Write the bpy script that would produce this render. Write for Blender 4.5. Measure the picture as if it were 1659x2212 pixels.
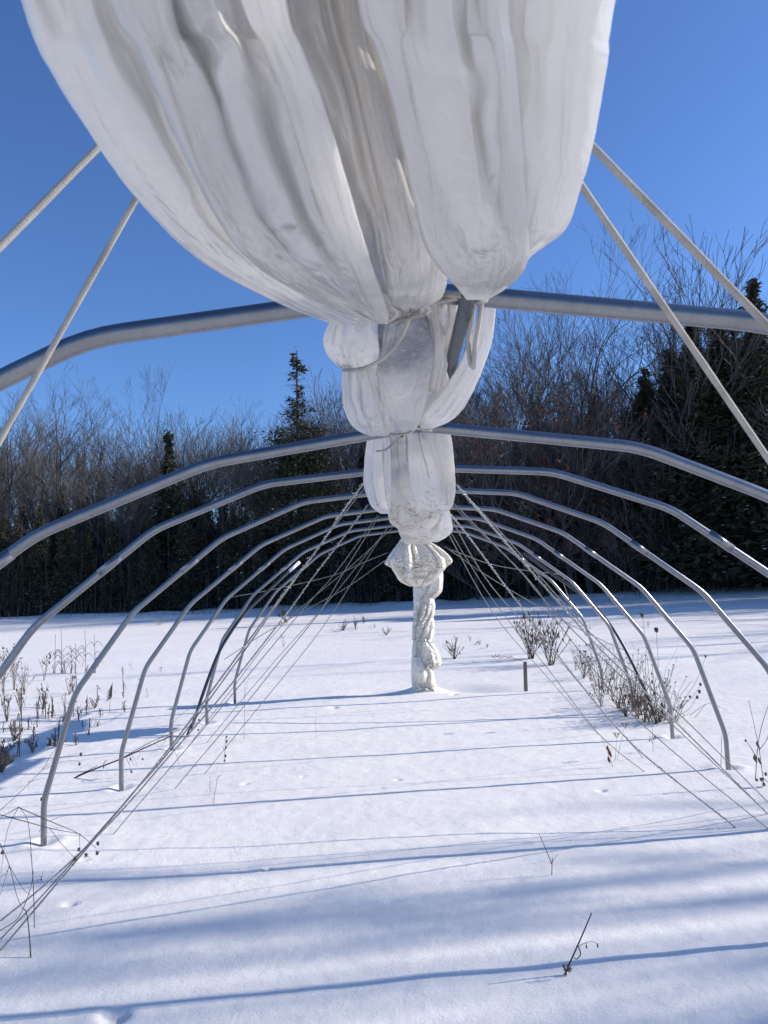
import bpy, math, random
import numpy as np
from mathutils import Vector
for o in list(bpy.data.objects): bpy.data.objects.remove(o)
S = bpy.context.scene
COL = S.collection
R_ = math.radians
# ---------------------------------------------------------------- camera, sky, sun
PW, PH, F = 1659.0, 2212.0, 1597.6           # photograph grid and focal length in that grid
YAW, PITCH, ROLL = R_(1.987), R_(4.589), R_(-2.2)
CAM_Z = 1.62
cam_d = bpy.data.cameras.new('camera'); cam = bpy.data.objects.new('camera', cam_d); COL.objects.link(cam)
cam.location = (0, 0, CAM_Z)
def rotm(yaw, pitch, roll):
    a = math.pi/2+pitch
    Z = np.array([[math.cos(yaw), -math.sin(yaw), 0], [math.sin(yaw), math.cos(yaw), 0], [0, 0, 1]])
    X = np.array([[1, 0, 0], [0, math.cos(a), -math.sin(a)], [0, math.sin(a), math.cos(a)]])
    R = np.array([[math.cos(roll), -math.sin(roll), 0], [math.sin(roll), math.cos(roll), 0], [0, 0, 1]])
    return Z@X@R
M = rotm(YAW, PITCH, ROLL)
from mathutils import Matrix
cam.rotation_euler = Matrix(M.tolist()).to_euler()
cam_d.sensor_fit = 'VERTICAL'; cam_d.sensor_height = 36; cam_d.lens = 26
cam_d.clip_start = .02; cam_d.clip_end = 2000
cam_d.dof.use_dof = True; cam_d.dof.focus_distance = 4.0; cam_d.dof.aperture_fstop = 15
S.camera = cam
SUN_EL, SUN_AZ = R_(27), R_(80)              # azimuth from +Y towards +X
w = bpy.data.worlds.new('World'); S.world = w; w.use_nodes = True
nt = w.node_tree; nt.nodes.clear()
sky = nt.nodes.new('ShaderNodeTexSky'); sky.sky_type = 'NISHITA'; sky.sun_disc = False
sky.sun_elevation = SUN_EL; sky.sun_rotation = SUN_AZ
sky.air_density = 1.0; sky.dust_density = 0.6; sky.ozone_density = 3.0; sky.altitude = 100
bg = nt.nodes.new('ShaderNodeBackground'); bg.inputs[1].default_value = .122
wo = nt.nodes.new('ShaderNodeOutputWorld')
tint = nt.nodes.new('ShaderNodeMix'); tint.data_type = 'RGBA'; tint.blend_type = 'MULTIPLY'; tint.inputs['Factor'].default_value = 1
tint.inputs['B'].default_value = (.58, .78, 1.12, 1)
nt.links.new(sky.outputs[0], tint.inputs['A']); nt.links.new(tint.outputs['Result'], bg.inputs[0]); nt.links.new(bg.outputs[0], wo.inputs[0])
sd = bpy.data.lights.new('sun', 'SUN'); sun = bpy.data.objects.new('sun', sd); COL.objects.link(sun)
sd.energy = 4.2; sd.angle = R_(.53); sd.color = (1, .93, .86)
sdir = Vector((math.cos(SUN_EL)*math.sin(SUN_AZ), math.cos(SUN_EL)*math.cos(SUN_AZ), math.sin(SUN_EL)))
sun.rotation_euler = sdir.to_track_quat('Z', 'Y').to_euler(); sun.location = (20, 3, 15)
S.view_settings.view_transform = 'Standard'; S.view_settings.look = 'None'
S.view_settings.exposure = .35; S.view_settings.gamma = 1
# ---------------------------------------------------------------- helpers
def ray(px, py): return M@np.array([(px-PW/2)/F, -(py-PH/2)/F, -1.0])
ORG = np.array([0, 0, CAM_Z])
def atY(px, py, Y):
    d = ray(px, py); return ORG+d*(Y/d[1])
def atZ(px, py, z):
    d = ray(px, py); return ORG+d*((z-CAM_Z)/d[2])
def hsh(ix, iy, seed):
    n = (ix.astype(np.int64)*374761393+iy.astype(np.int64)*668265263+seed*1442695041) & 0xffffffff
    n = ((n ^ (n >> 13))*1274126177) & 0xffffffff
    n = (n ^ (n >> 16))
    return (n & 0xffff)/32767.5-1
def vn(x, y, seed=0):
    x = np.asarray(x, float); y = np.asarray(y, float)
    x, y = np.broadcast_arrays(x, y)
    ix = np.floor(x); iy = np.floor(y); fx = x-ix; fy = y-iy
    fx = fx*fx*fx*(fx*(fx*6-15)+10); fy = fy*fy*fy*(fy*(fy*6-15)+10)
    a = hsh(ix, iy, seed); b = hsh(ix+1, iy, seed); c = hsh(ix, iy+1, seed); d = hsh(ix+1, iy+1, seed)
    return (a*(1-fx)+b*fx)*(1-fy)+(c*(1-fx)+d*fx)*fy
def sstep(a, b, x):
    t = np.clip((x-a)/(b-a), 0, 1); return t*t*(3-2*t)
def tag(o, label=None, cat=None, group=None, kind=None):
    if label: o['label'] = label
    if cat: o['category'] = cat
    if group: o['group'] = group
    if kind: o['kind'] = kind
    return o
def empty(name, loc, label, cat, group=None):
    o = bpy.data.objects.new(name, None); COL.objects.link(o); o.location = loc
    o.empty_display_size = .1
    return tag(o, label, cat, group)
class MB:
    def __init__(s): s.v = []; s.f = []; s.at = []
    def n(s): return len(s.v)
    def tube(s, pts, rad, n=6, cap=True):
        pts = [Vector(p) for p in pts]; k = len(pts)
        if not hasattr(rad, '__len__'): rad = [rad]*k
        t0 = (pts[1]-pts[0]).normalized()
        up = Vector((0, 0, 1)) if abs(t0.z) < .9 else Vector((0, 1, 0))
        u = t0.cross(up).normalized(); base = len(s.v)
        for i, p in enumerate(pts):
            t = (pts[min(i+1, k-1)]-pts[max(i-1, 0)]).normalized()
            u = (u-t*u.dot(t)).normalized(); w_ = t.cross(u)
            for j in range(n):
                a = 2*math.pi*j/n
                s.v.append(tuple(p+(u*math.cos(a)+w_*math.sin(a))*rad[i]))
        for i in range(k-1):
            for j in range(n):
                a = base+i*n+j; b = base+i*n+(j+1) % n
                s.f.append((a, b, b+n, a+n))
        if cap and n > 2:
            s.f.append(tuple(base+j for j in range(n))[::-1]); s.f.append(tuple(base+(k-1)*n+j for j in range(n)))
    def grid(s, P, wrap=False):
        r, c = P.shape[:2]; b = len(s.v); s.v.extend(map(tuple, P.reshape(-1, 3).tolist()))
        for i in range(r-1):
            for j in range(c if wrap else c-1):
                j2 = (j+1) % c
                s.f.append((b+i*c+j, b+i*c+j2, b+(i+1)*c+j2, b+(i+1)*c+j))
        return b
    def blob(s, c, r, seed=0, n=6, m=4, sq=(1, 1, 1)):
        rn = random.Random(seed); base = len(s.v)
        s.v.append((c[0], c[1], c[2]-r*sq[2]))
        for i in range(1, m):
            th = math.pi*i/m
            for j in range(n):
                a = 2*math.pi*(j+.5*(i % 2))/n; q = r*(1+rn.uniform(-.28, .28))
                s.v.append((c[0]+q*sq[0]*math.sin(th)*math.cos(a), c[1]+q*sq[1]*math.sin(th)*math.sin(a), c[2]-q*sq[2]*math.cos(th)))
        s.v.append((c[0], c[1], c[2]+r*sq[2])); top = len(s.v)-1
        for j in range(n): s.f.append((base, base+1+(j+1) % n, base+1+j))
        for i in range(m-2):
            for j in range(n):
                a = base+1+i*n+j; b = base+1+i*n+(j+1) % n; s.f.append((a, b, b+n, a+n))
        for j in range(n): s.f.append((top, top-n+j, top-n+(j+1) % n))
    def build(s, name, mat, parent=None, smooth=True, loc=None):
        me = bpy.data.meshes.new(name)
        off = Vector(loc) if loc is not None else (parent.location if parent is not None else None)
        v = np.array(s.v, float)
        if off is not None: v = v-np.array(off)
        me.from_pydata(v.tolist(), [], s.f)
        me.materials.append(mat)
        if smooth: me.polygons.foreach_set('use_smooth', [True]*len(me.polygons))
        for nm, arr in s.at:
            a = me.attributes.new(nm, 'FLOAT', 'POINT'); a.data.foreach_set('value', arr)
        me.update()
        o = bpy.data.objects.new(name, me); COL.objects.link(o)
        if parent is not None: o.parent = parent
        elif loc is not None: o.location = loc
        return o
def cat(pts, sub=6):
    P = np.array(pts, float); n = len(P)
    if n < 3:
        return [tuple(P[0]+(P[-1]-P[0])*t) for t in np.linspace(0, 1, sub+1)]
    E_ = np.vstack([2*P[0]-P[1], P, 2*P[-1]-P[-2]]); out = []
    for i in range(n-1):
        p0, p1, p2, p3 = E_[i], E_[i+1], E_[i+2], E_[i+3]
        for t in np.linspace(0, 1, sub, endpoint=False):
            out.append(.5*((2*p1)+(-p0+p2)*t+(2*p0-5*p1+4*p2-p3)*t*t+(-p0+3*p1-3*p2+p3)*t**3))
    out.append(P[-1]); return [tuple(q) for q in out]
# ---------------------------------------------------------------- materials
def mat(name):
    m = bpy.data.materials.new(name); m.use_nodes = True; t = m.node_tree; t.nodes.clear()
    o = t.nodes.new('ShaderNodeOutputMaterial'); b = t.nodes.new('ShaderNodeBsdfPrincipled')
    t.links.new(b.outputs[0], o.inputs[0]); return m, t, b, o
def N(t, k, **kw):
    n = t.nodes.new(k)
    for a, b in kw.items():
        if a.startswith('i_'): n.inputs[a[2:]].default_value = b
        else: setattr(n, a, b)
    return n
def ramp(t, src, stops):
    r = t.nodes.new('ShaderNodeValToRGB'); e = r.color_ramp.elements
    while len(e) < len(stops): e.new(.5)
    for i, (p, c) in enumerate(stops): e[i].position = p; e[i].color = (*c, 1)
    t.links.new(src, r.inputs[0]); return r.outputs[0]
def simple(name, c1, c2, scale, rough=.8, bump=.3, metal=0, stretch=(1, 1, 1), bscale=None, dist=.004):
    m, t, b, o = mat(name)
    tc = N(t, 'ShaderNodeTexCoord'); mp = N(t, 'ShaderNodeMapping'); mp.inputs['Scale'].default_value = stretch
    t.links.new(tc.outputs['Object'], mp.inputs[0])
    n = N(t, 'ShaderNodeTexNoise', i_Scale=scale, i_Detail=5.0); t.links.new(mp.outputs[0], n.inputs['Vector'])
    t.links.new(ramp(t, n.outputs['Fac'], [(.32, c1), (.68, c2)]), b.inputs['Base Color'])
    b.inputs['Roughness'].default_value = rough; b.inputs['Metallic'].default_value = metal
    n2 = N(t, 'ShaderNodeTexNoise', i_Scale=bscale or scale*4, i_Detail=4.0); t.links.new(mp.outputs[0], n2.inputs['Vector'])
    bp = N(t, 'ShaderNodeBump', i_Strength=bump, i_Distance=dist); t.links.new(n2.outputs['Fac'], bp.inputs['Height'])
    t.links.new(bp.outputs[0], b.inputs['Normal']); return m
def mat_snow():
    m, t, b, o = mat('snow')
    tc = N(t, 'ShaderNodeTexCoord')
    b.inputs['Base Color'].default_value = (.93, .885, .815, 1); b.inputs['Roughness'].default_value = .55
    b.inputs['Specular IOR Level'].default_value = .25
    n1 = N(t, 'ShaderNodeTexNoise', i_Scale=75.0, i_Detail=7.0, i_Roughness=.8); t.links.new(tc.outputs['Object'], n1.inputs['Vector'])
    n2 = N(t, 'ShaderNodeTexNoise', i_Scale=9.0, i_Detail=4.0); t.links.new(tc.outputs['Object'], n2.inputs['Vector'])
    a = N(t, 'ShaderNodeMath', operation='MULTIPLY_ADD'); a.inputs[1].default_value = .45
    t.links.new(n1.outputs['Fac'], a.inputs[0]); t.links.new(n2.outputs['Fac'], a.inputs[2])
    bp = N(t, 'ShaderNodeBump', i_Strength=.55, i_Distance=.02); t.links.new(a.outputs[0], bp.inputs['Height'])
    # crystal glints: tiny cells that catch the sun
    v = N(t, 'ShaderNodeTexVoronoi', i_Scale=260.0); t.links.new(tc.outputs['Object'], v.inputs['Vector'])
    g = N(t, 'ShaderNodeMath', operation='GREATER_THAN'); g.inputs[1].default_value = .985
    sx = N(t, 'ShaderNodeSeparateColor'); t.links.new(v.outputs['Color'], sx.inputs[0]); t.links.new(sx.outputs[0], g.inputs[0])
    mr = N(t, 'ShaderNodeMath', operation='MULTIPLY_ADD'); mr.inputs[1].default_value = -.42; mr.inputs[2].default_value = .6
    t.links.new(g.outputs[0], mr.inputs[0]); t.links.new(mr.outputs[0], b.inputs['Roughness'])
    t.links.new(bp.outputs[0], b.inputs['Normal'])
    return m
def mat_plastic():
    m, t, b, o = mat('greenhouse_film')
    tc = N(t, 'ShaderNodeTexCoord')
    at = N(t, 'ShaderNodeAttribute', attribute_name='dirt')
    n = N(t, 'ShaderNodeTexNoise', i_Scale=7.0, i_Detail=7.0, i_Roughness=.65); t.links.new(tc.outputs['Object'], n.inputs['Vector'])
    n3 = N(t, 'ShaderNodeTexNoise', i_Scale=45.0, i_Detail=5.0, i_Roughness=.7); t.links.new(tc.outputs['Object'], n3.inputs['Vector'])
    cl = ramp(t, n.outputs['Fac'], [(.3, (.80, .785, .76)), (.62, (.85, .84, .81)), (.8, (.79, .75, .69))])
    dr = ramp(t, n3.outputs['Fac'], [(.3, (.78, .73, .63)), (.5, (.68, .62, .52)), (.68, (.82, .78, .70))])
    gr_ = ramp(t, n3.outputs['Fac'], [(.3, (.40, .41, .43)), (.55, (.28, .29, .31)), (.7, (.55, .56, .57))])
    # fac = dirt * noise
    f1 = N(t, 'ShaderNodeMath', operation='MULTIPLY_ADD'); f1.inputs[1].default_value = 2.6; f1.inputs[2].default_value = -.75
    t.links.new(n.outputs['Fac'], f1.inputs[0])
    f2 = N(t, 'ShaderNodeMath', operation='MULTIPLY', use_clamp=True); t.links.new(f1.outputs[0], f2.inputs[0]); t.links.new(at.outputs['Fac'], f2.inputs[1])
    m1 = N(t, 'ShaderNodeMix', data_type='RGBA'); t.links.new(f2.outputs[0], m1.inputs['Factor']); t.links.new(cl, m1.inputs['A']); t.links.new(dr, m1.inputs['B'])
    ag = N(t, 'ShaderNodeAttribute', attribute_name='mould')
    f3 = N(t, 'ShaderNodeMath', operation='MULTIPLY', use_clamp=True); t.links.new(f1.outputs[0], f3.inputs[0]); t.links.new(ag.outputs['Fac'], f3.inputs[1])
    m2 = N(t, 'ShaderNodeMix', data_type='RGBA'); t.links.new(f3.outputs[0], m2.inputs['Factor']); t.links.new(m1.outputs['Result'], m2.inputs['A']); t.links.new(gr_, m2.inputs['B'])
    t.links.new(m2.outputs['Result'], b.inputs['Base Color'])
    b.inputs['Roughness'].default_value = .2; b.inputs['IOR'].default_value = 1.58; b.inputs['Specular IOR Level'].default_value = 1.0
    mp = N(t, 'ShaderNodeMapping'); mp.inputs['Scale'].default_value = (1, .8, .8); t.links.new(tc.outputs['Object'], mp.inputs[0])
    n4 = N(t, 'ShaderNodeTexNoise', noise_type='RIDGED_MULTIFRACTAL', i_Scale=4.5, i_Detail=2.5, i_Distortion=1.2); t.links.new(mp.outputs[0], n4.inputs['Vector'])
    bp = N(t, 'ShaderNodeBump', i_Strength=.3, i_Distance=.014); t.links.new(n4.outputs['Fac'], bp.inputs['Height'])
    t.links.new(bp.outputs[0], b.inputs['Normal'])
    tr = N(t, 'ShaderNodeBsdfTranslucent'); t.links.new(m2.outputs['Result'], tr.inputs[0]); t.links.new(bp.outputs[0], tr.inputs['Normal'])
    mx = N(t, 'ShaderNodeMixShader'); mx.inputs[0].default_value = .44
    t.links.new(b.outputs[0], mx.inputs[1]); t.links.new(tr.outputs[0], mx.inputs[2]); t.links.new(mx.outputs[0], o.inputs[0])
    return m
def mat_pipe(name, c1, c2, metal=.75, rough=.42):
    m, t, b, o = mat(name)
    tc = N(t, 'ShaderNodeTexCoord')
    n = N(t, 'ShaderNodeTexNoise', i_Scale=14.0, i_Detail=8.0, i_Roughness=.7); t.links.new(tc.outputs['Object'], n.inputs['Vector'])
    t.links.new(ramp(t, n.outputs['Fac'], [(.3, c1), (.7, c2)]), b.inputs['Base Color'])
    n2 = N(t, 'ShaderNodeTexNoise', i_Scale=160.0, i_Detail=3.0); t.links.new(tc.outputs['Object'], n2.inputs['Vector'])
    a = N(t, 'ShaderNodeMath', operation='MULTIPLY_ADD'); a.inputs[1].default_value = .18; a.inputs[2].default_value = rough-.09
    t.links.new(n2.outputs['Fac'], a.inputs[0]); t.links.new(a.outputs[0], b.inputs['Roughness'])
    b.inputs['Metallic'].default_value = metal
    bp = N(t, 'ShaderNodeBump', i_Strength=.12, i_Distance=.0015); t.links.new(n2.outputs['Fac'], bp.inputs['Height']); t.links.new(bp.outputs[0], b.inputs['Normal'])
    return m
def mat_leafy(name, c1, c2, transl=.25, scale=1.2):
    m, t, b, o = mat(name)
    tc = N(t, 'ShaderNodeTexCoord'); n = N(t, 'ShaderNodeTexNoise', i_Scale=scale, i_Detail=6.0); t.links.new(tc.outputs['Object'], n.inputs['Vector'])
    c = ramp(t, n.outputs['Fac'], [(.35, c1), (.65, c2)]); t.links.new(c, b.inputs['Base Color'])
    b.inputs['Roughness'].default_value = .75; b.inputs['Specular IOR Level'].default_value = .2
    tr = N(t, 'ShaderNodeBsdfTranslucent'); t.links.new(c, tr.inputs[0])
    mx = N(t, 'ShaderNodeMixShader'); mx.inputs[0].default_value = transl
    t.links.new(b.outputs[0], mx.inputs[1]); t.links.new(tr.outputs[0], mx.inputs[2]); t.links.new(mx.outputs[0], o.inputs[0]); return m
SNOW = mat_snow(); FILM = mat_plastic()
FILM2 = FILM.copy(); FILM2.name = 'single_layer_film'
for n_ in FILM2.node_tree.nodes:
    if n_.type == 'MIX_SHADER': n_.inputs[0].default_value = .25
    if n_.type == 'BUMP': n_.inputs['Strength'].default_value = .12
    if n_.type == 'VALTORGB' and n_.color_ramp.elements[0].color[0] > .7:
        for e_, c_ in zip(n_.color_ramp.elements, [(.86, .81, .70), (.90, .86, .77), (.80, .73, .60)]): e_.color = (*c_, 1)
PIPE = mat_pipe('galvanised_steel', (.21, .215, .225), (.29, .295, .305), .95, .30)
DARKPIPE = mat_pipe('black_pipe', (.03, .035, .045), (.06, .065, .08), 0, .35)
CORD = simple('cord', (.32, .295, .255), (.45, .415, .36), 25, .85, .35, bscale=300, dist=.002)
CORD2 = simple('weathered_cord', (.20, .185, .165), (.32, .30, .27), 60, .85, .6, bscale=400, dist=.002)
BARK = simple('bark', (.035, .03, .028), (.085, .075, .068), 6, .9, .8, stretch=(1, 1, .2), dist=.02)
TWIG = simple('twig', (.07, .066, .064), (.14, .13, .122), 3, .85, .2)
TWIG2 = simple('pale_twig', (.08, .074, .07), (.155, .14, .13), 3, .85, .2)
CEDAR = mat_leafy('cedar_foliage', (.042, .05, .03), (.085, .082, .05), .15)
SPRUCE = mat_leafy('spruce_foliage', (.03, .038, .026), (.05, .056, .036), .1)
RUST = mat_leafy('rust_leaf', (.16, .06, .03), (.28, .12, .07), .3)
DRY = simple('dry_stem', (.10, .075, .055), (.22, .17, .13), 20, .85, .4)
DRYD = simple('dark_dry_stem', (.035, .028, .025), (.09, .07, .06), 20, .85, .4)
STRAW = simple('straw', (.30, .23, .15), (.45, .36, .25), 20, .8, .3)
HEAD = simple('seed_head', (.05, .035, .03), (.13, .09, .07), 60, .9, .5)
WOOD = simple('weathered_wood', (.13, .10, .085), (.24, .20, .17), 12, .85, .6, stretch=(4, 4, .4))
TAPE = simple('white_tape', (.75, .75, .76), (.85, .85, .86), 20, .3, .3)
mi, ti, bi, oi = mat('ice'); bi.inputs['Base Color'].default_value = (.9, .93, .96, 1); bi.inputs['Roughness'].default_value = .12
bi.inputs['Transmission Weight'].default_value = .55; bi.inputs['IOR'].default_value = 1.31; ICE = mi
# ---------------------------------------------------------------- snow ground
POST = atZ(917, 1496, 0)                     # far end post
rg = random.Random(5)
PITS = []
for px, py, r in [(245, 2195, .055), (150, 1960, .03), (575, 1882, .018), (530, 1700, .022), (655, 1682, .018), (180, 1865, .018),
                  (590, 1520, .05), (655, 1515, .05), (720, 1530, .05), (980, 1505, .05), (1300, 1715, .03), (860, 1690, .02)]:
    g = atZ(px, py, 0); PITS.append((g[0], g[1], r))
def H(x, y):
    x = np.asarray(x, float); y = np.asarray(y, float)
    far = sstep(9, 30, y)
    h = .020*vn(x*.35+3, y*.9, 1)+.010*vn(x*.8, y*1.9+5, 2)+.004*vn(x*2.6, y*4.2, 3)+.0016*vn(x*9, y*13, 4)
    h = h+far*(.07*vn(x*.12, y*.35, 5)+.03*vn(x*.3, y*.8, 6))
    h = h+.10*sstep(33, 35.5, y+1.2*vn(x*.5, 0*y, 21))*(1+vn(x*.9, y*.6, 22))+.35*sstep(37, 60, y)+sstep(6, 20, x)*sstep(26, 36, y)*.45
    dx = x-POST[0]; dy = y-POST[1]; d = np.hypot(dx*.8, dy)
    h = h+.10*np.exp(-(d/.17)**2)-.10*np.exp(-((d-.55)/.28)**2)*(.35+.65*sstep(-.3, .5, dx)*1)*sstep(-.35, .1, dy)
    h = h+.03*np.exp(-((y-(POST[1]-.55))/.3)**2)*np.exp(-(x/3.2)**2)
    # drifts by the reeds at left
    h = h+.10*np.exp(-(((x+5.2)/1.2)**2+((y-7.6)/.5)**2))-.08*np.exp(-(((x+4.6)/1.4)**2+((y-8.5)/.45)**2))
    for sx in (-1, 1):                       # little melt hollows round the hoop feet
        for yy in (3.43, 4.65, 5.88, 7.10, 8.32, 9.62):
            d2 = np.hypot((x-sx*2.35), (y-yy)*.9); h = h-.022*np.exp(-(d2/.055)**2)+.010*np.exp(-((d2-.11)/.05)**2)
    for a, b, r in PITS:
        q = np.exp(-(((x-a)/r)**2+((y-b)/(r*.8))**2)**2); q2 = np.exp(-(((x-a+r*1.3)/r)**2+((y-b)/r)**2))
        h = h-.030*q*(r/.04)**.5+.003*q2
    return h
def graded(lo, hi, f0, f1, step, grow):
    c = list(np.arange(f0, f1, step)); s = step; a = f0
    while a > lo: s *= grow; a -= s; c.insert(0, a)
    s = step; a = c[-1]
    while a < hi: s *= grow; a += s; c.append(a)
    return np.array(c)
gx = graded(-260, 260, -3.4, 3.4, .022, 1.035); gy = graded(-40, 420, 2.5, 8.0, .020, 1.012)
X, Yg = np.meshgrid(gx, gy)
g = MB(); g.grid(np.stack([X, Yg, H(X, Yg)], -1)); go = g.build('ground', SNOW); tag(go, kind='structure')
def ground(px, py):
    p = atZ(px, py, 0)
    for _ in range(3): p = atZ(px, py, float(H(p[0], p[1])))
    return p
# ---------------------------------------------------------------- hoops
PROF = [(2.35, -.35), (2.35, .27), (2.15, .93), (1.78, 1.42), (1.20, 1.87), (.67, 2.08), (0, 2.135)]
def fillet(pts, rad=.10, k=5):
    out = [np.array(pts[0])]
    for a, b, c in zip(pts[:-2], pts[1:-1], pts[2:]):
        a, b, c = map(np.array, (a, b, c)); u = (a-b)/np.linalg.norm(a-b); v = (c-b)/np.linalg.norm(c-b)
        for t in np.linspace(0, 1, k):
            p, q = b+u*rad*(1-t), b+v*rad*t; out.append((p*(1-t)+q*t))
    out.append(np.array(pts[-1])); return out
HY = {1: 1.3, 2: 2.24, 3: 3.43, 4: 4.65, 5: 5.88, 6: 7.10, 7: 8.32, 8: 9.62}
SAG = {1: .075, 2: .085, 3: .035, 4: 0, 5: 0, 6: -.01, 7: -.01, 8: -.02}
WHICH = {1: 'nearest the camera, crossing above the tied white bundle knot', 2: 'second from the camera, its top just under the second knot', 3: 'third from the camera, its legs running out of both sides',
         4: 'fourth from the camera, nearest with its left foot showing', 5: 'fifth from the camera, the nearest whose two feet both show', 6: 'sixth from the camera, right foot beside the tall weeds',
         7: 'seventh from the camera, right leg among dry weeds', 8: 'farthest one, beside the wrapped end post'}
hr = random.Random(3)
def traced(Yk, px): return [(float(p[0]), float(p[2])) for p in (atY(a, c, Yk) for a, c in px)]
TR = {1: [(-2.33, -.35), (-2.33, .27), (-2.1, .90), (-1.72, 1.36), (-1.12, 1.80)]+traced(1.3, [(0, 830), (205, 733), (915, 634), (1659, 701)])+[(1.25, 1.83), (1.78, 1.40), (2.15, .92), (2.35, .27), (2.35, -.35)],
      2: [(-2.33, -.35), (-2.33, .27), (-2.12, .90), (-1.76, 1.36)]+traced(2.24, [(78, 1154), (450, 1000), (905, 920), (1382, 966), (1659, 1071)])+[(1.78, 1.40), (2.15, .92), (2.35, .27), (2.35, -.35)]}
for k in range(0, 9):
    Yk = HY.get(k, -.02); sg = SAG.get(k, .05)
    if k == 0: continue
    root = empty('hoop', (0, Yk, 0), 'galvanised steel greenhouse hoop, '+WHICH[k], 'hoop', 'steel hoops of the bare tunnel')
    prof = [(x*(1+(.0 if k > 2 else -.01)), z-sg*sstep(1.9, .3, x)*1.0) for x, z in PROF]
    L = [(-x, z) for x, z in prof]; Rr = [(x, z) for x, z in prof[::-1]][1:]
    poly = fillet(TR[k] if k in TR else L+Rr, .065)
    lean = hr.uniform(-.02, .02)
    pts = []
    for i in range(len(poly)-1):
        for t in (0, .5):
            q = poly[i]*(1-t)+poly[i+1]*t; pts.append((q[0]+lean*.3*q[1], Yk+lean*q[1]*.5, q[1]))
    q = poly[-1]; pts.append((q[0]+lean*.3*q[1], Yk+lean*q[1]*.5, q[1]))
    b = MB(); b.tube(pts, .0178, 18); b.build('pipe', PIPE, root)
    for s in (-1, 1):                        # swaged joint and its bolt on each shoulder
        a = np.array([1.36, 1.745]); c = np.array([1.46, 1.668]); y_ = Yk+lean*.8
        if k in TR:
            ii = min(range(len(pts)-1), key=lambda i_: abs(pts[i_][0]-s*1.42)); A = pts[ii]; C_ = pts[ii+1]
            A, C_ = np.array(A), np.array(C_); A = (A+C_)/2; dC = (C_-A)/np.linalg.norm(C_-A); C_ = A+dC*.12
        else: A = (s*a[0]+lean*.5, y_, a[1]-sg*.2); C_ = (s*c[0]+lean*.5, y_, c[1]-sg*.2)
        b = MB(); b.tube([A, C_], .0205, 16); j = b.build('joint_sleeve', PIPE, root)
        mx_ = (np.array(A)+np.array(C_))/2; b = MB(); b.tube([mx_+np.array([0, -.03, -.004]), mx_+np.array([0, .03, .004])], .005, 6)
        b.build('bolt', PIPE, root)
# ridge purlin
SLATE = mat_pipe('shaded_pipe', (.05, .057, .07), (.08, .088, .10), .3, .5)  # darker pipe steel: shade between the folds is put into its colour
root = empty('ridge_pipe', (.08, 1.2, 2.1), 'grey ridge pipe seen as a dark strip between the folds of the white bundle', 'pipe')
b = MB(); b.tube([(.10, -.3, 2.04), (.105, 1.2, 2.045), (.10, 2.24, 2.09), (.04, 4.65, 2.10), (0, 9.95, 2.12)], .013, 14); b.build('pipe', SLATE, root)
root = empty('end_post', tuple(POST), 'steel end post, only a grey strip showing left of the twisted plastic wrap', 'post')
b = MB(); b.tube([(POST[0]-.095, POST[1]+.06, -.3), (POST[0]-.04, POST[1]+.06, 2.14)], .03, 12); b.build('pipe', PIPE, root)
# dark pipe of the broken hoop
BL = [(645, 1216), (618, 1240), (580, 1276), (528, 1326), (492, 1376), (468, 1420), (440, 1494), (418, 1560), (405, 1592)]
BR = [(1131, 1194), (1193, 1240), (1272, 1297), (1325, 1359), (1373, 1447), (1413, 1544)]
def dark(pxs, Y0, Y1, lab, tape=False):
    p = []
    gp = ground(*pxs[-1]); n = len(pxs)
    for i, (a, c) in enumerate(pxs): p.append(atY(a, c, Y0+(gp[1]-Y0)*i/(n-1)))
    p.append(p[-1]+np.array([0, 0, -.25]))
    root = empty('dark_pipe', tuple(gp), lab, 'pipe'); pts = cat(p, 5)
    b = MB(); b.tube(pts, .017, 12); b.build('pipe', DARKPIPE, root)
    if tape:
        d = np.array(pts[6])-np.array(pts[0]); b = MB(); b.tube([np.array(pts[0])-d*.05, np.array(pts[2]), np.array(pts[4])], [.0195, .0195, .0185], 12); b.build('taped_end', TAPE, root)
dark(BL, 8.6, 8, 'black plastic pipe with a white taped upper end, bent beside the left hoop legs', True)
dark(BR, 8.9, 8, 'black plastic pipe leaning over the right hoop legs into the dry weeds')
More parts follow.
